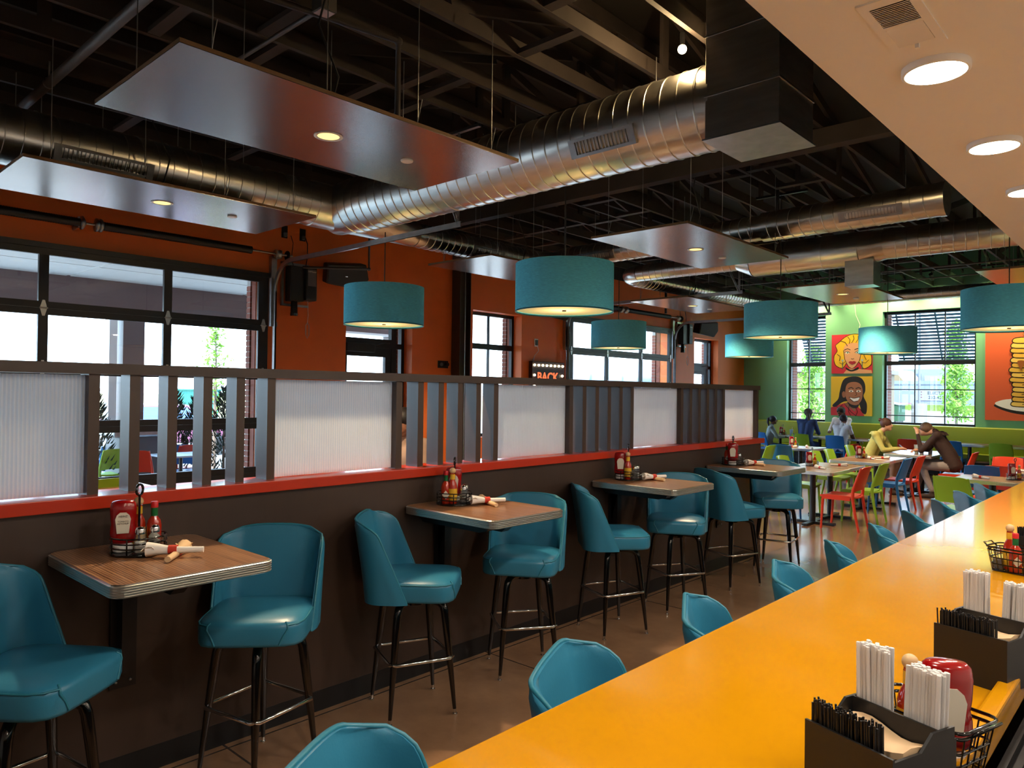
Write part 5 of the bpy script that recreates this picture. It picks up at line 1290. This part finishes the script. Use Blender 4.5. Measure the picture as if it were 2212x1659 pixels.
person('person in a white shirt with short hair, seen from behind',(-6.10,18.06,0),radians(-6),WHT,DEN,SHOE,SKIN2,hairm('black',(38,32,34)),'short',.96,lean=.10,bare_arm=1)
person('dark-haired person facing the white shirt from the banquette',(-6.38,19.02,0),radians(170),clothm('white2',(226,224,228)),DEN,SHOE,SKIN2,hairm('black2',(34,28,32)),'ponytail',1.06,lean=.02,seat=.50)
person('girl in a grey top with a long ponytail',(-7.80,18.02,0),radians(-62),SAGE,DEN,SHOE,SKIN2,hairm('black3',(26,22,26)),'ponytail',.90,lean=.04)
person('person in navy at the picture edge on the banquette',(-2.12,19.02,0),radians(178),NAV,DEN,SHOE,SKIN1,hairm('brown2',(70,52,40)),'short',1.05,lean=.05,seat=.50)
person('person with dark hair seated behind the divider slats',(-5.30,4.32,0),radians(-155),TAN,DEN,SHOE,SKIN3,hairm('black4',(30,22,22)),'short',1.12,lean=.02,seat=.52)
ph=thing('phone','black phone held by the person in the yellow hoodie','phone',(-3.80,14.44,.845),0); MB().box(-.004,-.037,-.06,.004,.037,.075).build('phone_body', M_BLACKP, ph, rot=(0,radians(-50),0), bevel=.002)
# seats behind the divider, seen between the slats
chair('green',-8.28,2.72,90,'just inside the near garage door'); dining_table(-7.9,2.72,'white table just inside the near garage door')
bs=thing('booth_seat','teal booth bench behind the slatted divider','booth',(-5.3,4.32,0)); MB().box(-.3,-.3,0,.3,.3,.36).build('plinth', M_BROWN, bs); MB().box(-.3,-.3,.36,.3,.3,.50).build('seat_cushion', M_VINYL, bs, bevel=.03, shade=True); MB().box(-.3,.31,.36,.3,.45,1.05).build('back_cushion', M_VINYL, bs, bevel=.03, shade=True)
# ================================================================== outside
M_PAVE=mat('pale_concrete',S(112,110,106),.85,noise=(.6,(1,1,1),.05)); M_GRASS=mat('grass',S(78,96,32),.9,noise=(.8,(1,1,1),.25))
M_LEAF=transl('young_leaf',S(116,156,56),.45,.5,.03); M_CONIF=mat('conifer_green',S(46,66,56),.8,noise=(14,(1,1,1),.3)); M_BARK=mat('bark',S(120,104,92),.9)
M_TAN=mat('tan_siding',S(108,96,76),.8); M_SIGNW=mat('trailer_white',S(94,104,118),.5)
struct(MB().box(-160,-60,-.25,XW-.3,160,-.12).box(XW-.3,YB+.3,-.25,120,160,-.12).build('ground', M_PAVE),'pale concrete yard outside')
struct(MB().box(XW-5.2,-3,-.12,XW-.3,YB,-.02).build('patio_floor', mat('patio_concrete',S(176,172,166),.85)),'concrete patio slab')
# covered patio along the garage doors
pc=thing('patio_cover','white panelled patio roof with brown beam outside the garage doors','patio roof',(0,0,0))
MB().box(-13.3,-3,3.50,XW-.62,10.6,3.56).build('roof_deck', mat('soffit_white',S(226,226,224),.7), pc)
wp=MB().box(-.88,-1.42,-.012,.88,1.42,0).mesh('ceiling_board', mat('soffit_white2',S(214,214,212),.7))
for i in range(2):
    for k in range(4): link('ceiling_board',wp,pc,(-10.75-1.8*i,-.6+2.9*k,3.50))
MB().box(-13.3,-3,2.98,-12.95,10.6,3.50).build('beam', mat('bronze_metal',S(112,92,90),.45), pc)
MB().box(-13.32,-3,2.94,-12.9,10.6,2.98).build('drip_edge', mat('white_metal',S(238,238,238),.4), pc)
for y in (-1.2,4.75,10.3): MB().box(-13.28,y-.17,-.02,-12.97,y+.17,2.98).build('post', MATS['bronze_metal'], pc)
MB().box(-13.2,4.38,-.02,-13.0,4.50,2.98).build('downspout', MATS['white_metal'], pc)
# evergreens in a row at the patio edge
def conifer(x,y,h,label):
    t=thing('potted_conifer',label,'conifer',(x,y,-.1),0,'young evergreens along the patio edge')
    MB().lathe([(.16,0),(.22,.02),(.26,.42),(.24,.42),(.20,.36)],16).build('planter', mat('planter_grey',S(120,118,120),.7), t)
    MB().tube([(0,0,.3),(0,0,h*.9)],[.03,.008],8).build('trunk', M_BARK, t)
    r=random.Random(int(y*100)); m=MB()
    for i in range(420):
        k=r.random()**.8; z=.42+(h-.42)*k; rad=(.34*(1-k)**.8+.03); a=r.uniform(0,2*pi); q=rad*math.sqrt(r.random()); c=Vector((q*cos(a),q*sin(a),z))
        d=Vector((cos(a)*.6,sin(a)*.6,.9)).normalized()*r.uniform(.07,.15); s_=Vector((-sin(a),cos(a),0))*.016
        m.add([c-s_,c+s_,c+d],[(0,1,2)]); u=Vector((0,0,1)).cross(s_).normalized()*.016; m.add([c-u,c+u,c+d],[(0,1,2)])
    f=m.build('foliage', M_CONIF, t); f['kind']='stuff'
conifer(-12.6,5.30,1.75,'evergreen between the second and third slat gaps'); conifer(-12.75,5.72,1.65,'evergreen partly behind another at the patio edge'); conifer(-12.6,6.15,1.85,'evergreen in the fourth slat gap, by the brown panel'); conifer(-12.2,3.92,1.75,'evergreen next to the ribbed panel, at the patio edge')
# patio furniture
def pchair(col,x,y,deg,lab): chair(col,x,y,deg,lab,'plastic chairs on the patio',-.02)
pchair('blue',-13.0,4.45,80,'on the patio beside the evergreen'); pchair('green',-12.3,4.12,100,'on the patio in front of the blue one'); pchair('red',-11.1,4.26,-85,'on the patio close to the garage door'); pchair('green',-12.75,4.88,-90,'on the patio behind the red one'); pchair('blue',-11.95,5.2,-95,'on the patio at the small table'); pchair('red',-12.5,5.4,90,'on the patio beyond the small blue-topped table')
def ptable(x,y,lab):
    t=thing('patio_table',lab,'table',(x,y,-.02),0,'white patio tables'); MB().prism(rrect(-.36,-.36,.36,.36,.04),.72,.745).build('tabletop', mat('patio_top',S(196,214,232),.4), t); MB().tube([(0,0,.02),(0,0,.72)],.03,10).build('column', M_BLACK, t); MB().lathe([(.26,0),(.26,.015),(.04,.03)],20).build('base', M_BLACK, t)
ptable(-13.55,4.75,'pale patio table behind the blue chair'); ptable(-11.55,4.95,'pale patio table by the second slat gap')
gl=thing('patio_grill','grey metal grill counter on the patio','grill',(-12.4,4.55,-.02)); MB().box(-.3,-.3,0,.3,.3,1.0).build('cabinet', M_GREYP, gl, bevel=.01); MB().box(-.36,-.4,1.0,.36,.4,1.12).build('hood', M_GALV2, gl, bevel=.03)
# trees
def tree(x,y,h,r0,label,leaves,spread=1.0,z0=-.12,clear=.25,lf=.09,seed=1):
    t=thing('young_tree',label,'tree',(x,y,z0)); r=random.Random(seed)
    MB().tube([(0,0,0),(.02,0,h*.4),(-.02,.02,h*.75),(0,0,h)],[.05,.04,.022,.006],8).build('trunk', M_BARK, t)
    m=MB(); br=[]
    for i in range(22):
        k=clear+(1-clear)*(i+.5)/22; a=i*2.4; ln=r0*(1.15-k)*r.uniform(.7,1.1); p=Vector((0,0,h*k)); q=p+Vector((cos(a)*ln,sin(a)*ln,ln*.75)); m.tube([p,(p+q)/2+Vector((0,0,-.02)),q],[.014,.009,.003],5); br.append((p,q))
    b_=m.build('branches', M_BARK, t); b_['kind']='stuff'
    m=MB()
    for i in range(leaves):
        p,q=r.choice(br); k=r.uniform(.15,1.05); c=p+(q-p)*k+Vector((r.gauss(0,.1),r.gauss(0,.1),r.gauss(0,.1)))*spread
        u=Vector((r.gauss(0,1),r.gauss(0,1),r.gauss(0,1))).normalized(); v=u.orthogonal().normalized(); s_=lf*r.uniform(.6,1.2)
        m.add([c-u*s_,c+v*s_*.45,c+u*s_,c-v*s_*.45],[(0,1,2,3)])
    f=m.build('foliage', M_LEAF, t); f['kind']='stuff'
tree(-5.55,27.0,4.2,.62,'young leafy tree outside the wide window',2600,1.1,seed=4,lf=.075)
tree(-9.2,24.6,3.4,.75,'young leafy tree outside the narrow window',2000,1.3,seed=9,lf=.07)
tree(-15.5,7.35,3.25,.62,'slender sparse tree beyond the patio',520,.6,seed=12,lf=.05,clear=.4)
# beyond the narrow window: tan building with fence
tb=thing('tan_building','tan building beyond the narrow window','building',(-17.2,44,-.12)); MB().box(-5,0,0,3,8,3.3).build('wall', M_TAN, tb); MB().box(-5.2,-.2,3.3,3.2,8.2,3.55).build('roof', mat('grey_roof',S(110,108,112),.8), tb); MB().box(-2.4,-.05,0,-1.2,0,2.2).build('door', mat('tan_door',S(180,160,130),.7), tb)
fe=thing('picket_fence','cream picket fence in front of the tan building','fence',(-15.2,40,-.12)); pk=MB().box(-.06,-.02,0,.06,.02,1.9).mesh('picket', mat('fence_cream',S(150,138,112),.8))
for i in range(24): link('picket',pk,fe,(-2.6+i*.22,0,0))
for z in (.4,1.5): MB().box(-2.7,.02,z,2.6,.06,z+.1).build('fence_rail', MATS['fence_cream'], fe)
# beyond the wide window
tlr=thing('white_trailer','long white trailer with an electrical sign beyond the wide window','trailer',(-15.5,66,-.12))
MB().box(-8,0,.95,9,2.6,3.2).build('box_body', M_SIGNW, tlr); MB().box(-8,-.02,2.85,9,0,2.93).build('trim_band', mat('trailer_trim',S(62,70,82),.5), tlr)
MB().box(-7.8,.2,.6,8.8,2.4,.95).build('chassis', mat('trailer_dark',S(52,60,70),.6), tlr)
for x in (-1.0,.4,1.8):
    MB().lathe([(.12,-.15),(.48,-.15),(.48,.15),(.12,.15)],20,f=lambda a,b,z,x=x:(x+a,.3+z,.5+b)).build('wheel', M_BLACKP, tlr)
MB().box(-1.05,-.04,1.62,1.5,-.02,2.5).build('sign_plate', mat('sign_white',S(112,118,126),.5), tlr)
TQ=(radians(90),0,0)
text('sign_text','E',.72,mat('sign_red',S(86,18,36),.6),tlr,(-.62,-.05,2.06),TQ,ext=.005); text('sign_text','ELECTRI',.34,mat('sign_grey',S(30,32,40),.6),tlr,(.55,-.05,2.22),TQ,ext=.005); text('sign_text','232-427',.34,MATS['sign_grey'],tlr,(.55,-.05,1.86),TQ,ext=.005)
dp=thing('dumpster','green steel dumpster with sloped lid beyond the wide window','dumpster',(-16.35,58,-.12)); MG=mat('dumpster_green',S(20,66,40),.6)
MB().prism([(-1.0,.15),(1.0,.15),(1.0,1.25),(-1.0,1.75)],-.9,.9,lambda a,b,h:(a,h,b)).build('bin', MG, dp); MB().bar((-1.05,0,1.80),(1.05,0,1.30),1.9,.05).build('lid', mat('lid_pale',S(92,102,98),.5), dp)
for x in (-.8,.8): MB().box(x-.08,-.95,0,x+.08,.95,.15).build('skid', M_BLACK, dp)
lp=thing('light_pole','grey light pole on a concrete base beyond the wide window','light pole',(-12.0,49,-.12)); MB().tube([(0,0,1.5),(0,0,7.5)],.07,10).build('pole', M_GREYP, lp); MB().lathe([(.42,0),(.42,1.5)],18).build('concrete_base', M_PAVE, lp); MB().box(-.5,-.15,7.4,.5,.15,7.55).build('lamp_head', M_GREYP, lp)
gh=thing('gabled_house','tan gabled roof peeking over the trailer','house',(-20.8,76,-.12)); MB().box(-1.3,0,0,1.3,6,2.9).build('wall', M_TAN, gh); MB().prism([(-1.4,2.8),(1.4,2.8),(0,4.5)],-.3,6.3,lambda a,b,h:(a,h,b)).build('roof', mat('tan_roof',S(104,90,66),.8), gh)
gy=thing('grey_building','pale grey flat-roofed building over the trailer','building',(-20.7,88,-.12)); MB().box(-2.5,0,0,2.5,8,4.9).build('wall', mat('pale_grey',S(96,104,112),.7), gy); MB().box(-.3,-.3,0,1.5,0,4.2).build('entrance', mat('pale_grey2',S(108,110,108),.7), gy)
for x in (-2.2,-1.3,1.7): MB().box(x,-.06,3.4,x+.6,0,4.4).build('window', mat('far_glass',S(56,66,76),.2), gy)
gs=MB().box(-29,60.7,-.12,30,64,1.2).build('grass_verge', M_GRASS); tag(gs,'strip of yellow green grass in front of the trailer','grass',kind='stuff')
rc=thing('red_car','red car bonnet showing beside the dumpster','car',(-17.3,65.0,-.12))
def car(t,m):
    MB().prism([(-2.1,.35),(2.1,.35),(2.15,.75),(1.3,.9),(.7,1.4),(-.9,1.42),(-1.6,.95),(-2.1,.85)],-.85,.85,lambda a,b,h:(a,h,b)).build('car_body', m, t, bevel=.05, shade=True)
    MB().prism([(1.15,.93),(.66,1.34),(-.85,1.36),(-1.35,.97)],-.87,.87,lambda a,b,h:(a,h,b)).build('side_window', mat('car_glass',S(110,140,186),.1), t)
    for x in (-1.3,1.3):
        for y in (-.8,.8): MB().lathe([(.12,-.1),(.33,-.1),(.33,.1),(.12,.1)],18,f=lambda a,b,z,x=x,y=y:(x+a,y+z,.33+b)).build('wheel', M_BLACKP, t)
car(rc,mat('car_red',S(120,20,26),.25,coat=.6))
pcar=thing('parked_car','pink-tinged parked car beyond the patio','car',(-21.5,8.6,-.12),radians(70)); car(pcar,mat('car_pink',S(128,78,104),.25,coat=.6))
td=thing('teal_dumpster','teal dumpster on the slope beyond the patio','dumpster',(-36,15.9,.3)); MB().prism([(-.9,0),(.9,0),(1.05,1.35),(-1.05,1.35)],-.9,.9,lambda a,b,h:(h,a,b)).build('bin', mat('teal_bin',S(52,126,112),.6), td); MB().box(-.95,-1.1,1.35,.95,1.1,1.42).build('lid', MATS['teal_bin'], td)
# grassy bank beyond the patio
rows=[]
rg=random.Random(2)
for i in range(16):
    x=-30-i*4.0; rows.append([(x,-20+j*4.0,-.15+ (0 if i<2 else (i-1)*.085)+rg.uniform(-.05,.05)) for j in range(40)])
hb=MB().grid(rows,True,flip=True).build('grass_bank', mat('rubble_grass',S(136,128,88),.95,noise=(.7,(1,1,1),.2))); tag(hb,'dry grassy bank with rubble beyond the patio','bank',kind='stuff')
# beyond the far garage door: pale truck and stacked goods
tk=thing('pale_truck','pale blue-grey tanker truck beyond the far garage door','truck',(-33,50,.5),radians(97)); MB().tube([(-9,0,2.6),(9,0,2.6)],1.25,24).build('tank', mat('tank_grey',S(126,138,156),.4), tk); MB().box(-9,-.8,.9,9,.8,1.4).build('chassis', mat('truck_dark',S(70,74,82),.6), tk)
for x in (-7,-5.7,5.5,6.8): MB().lathe([(.15,-.9),(.52,-.9),(.52,.9),(.15,.9)],18,f=lambda a,b,z,x=x:(x+a,z,.52+b)).build('wheel', M_BLACKP, tk)
text('truck_text','AU',1.1,mat('truck_ink',S(90,100,130),.5),tk,(-2,1.27,2.7),(radians(90),0,radians(180)),ext=.01)
for k,(x,y,s_,c_,l_) in enumerate(((-24,34.5,1.2,(206,190,160),'tan crate pile beyond the far garage door'),(-22.0,37.2,1.0,(196,176,150),'small tan crate beyond the far garage door'),(-22,32.6,.5,(232,110,60),'orange barrel beyond the far garage door'),(-25,32.0,1.1,(150,180,214),'blue crate beyond the far garage door'))):
    t=thing('goods_crate',l_,'crate',(x,y,-.12)); mm=mat('crate_%d'%k,S(*c_),.7); MB().box(-s_,-s_,.1,s_,s_,s_*1.6).build('crate_body', mm, t, bevel=.02); MB().box(-s_,-s_,0,s_,s_,.1).build('pallet', M_BARK, t)

kw=MB().box(-29,60.4,-.12,30,60.68,.75).build('kerb_wall', mat('kerb_white',S(150,150,148),.8)); struct(kw,'pale retaining kerb below the grass')
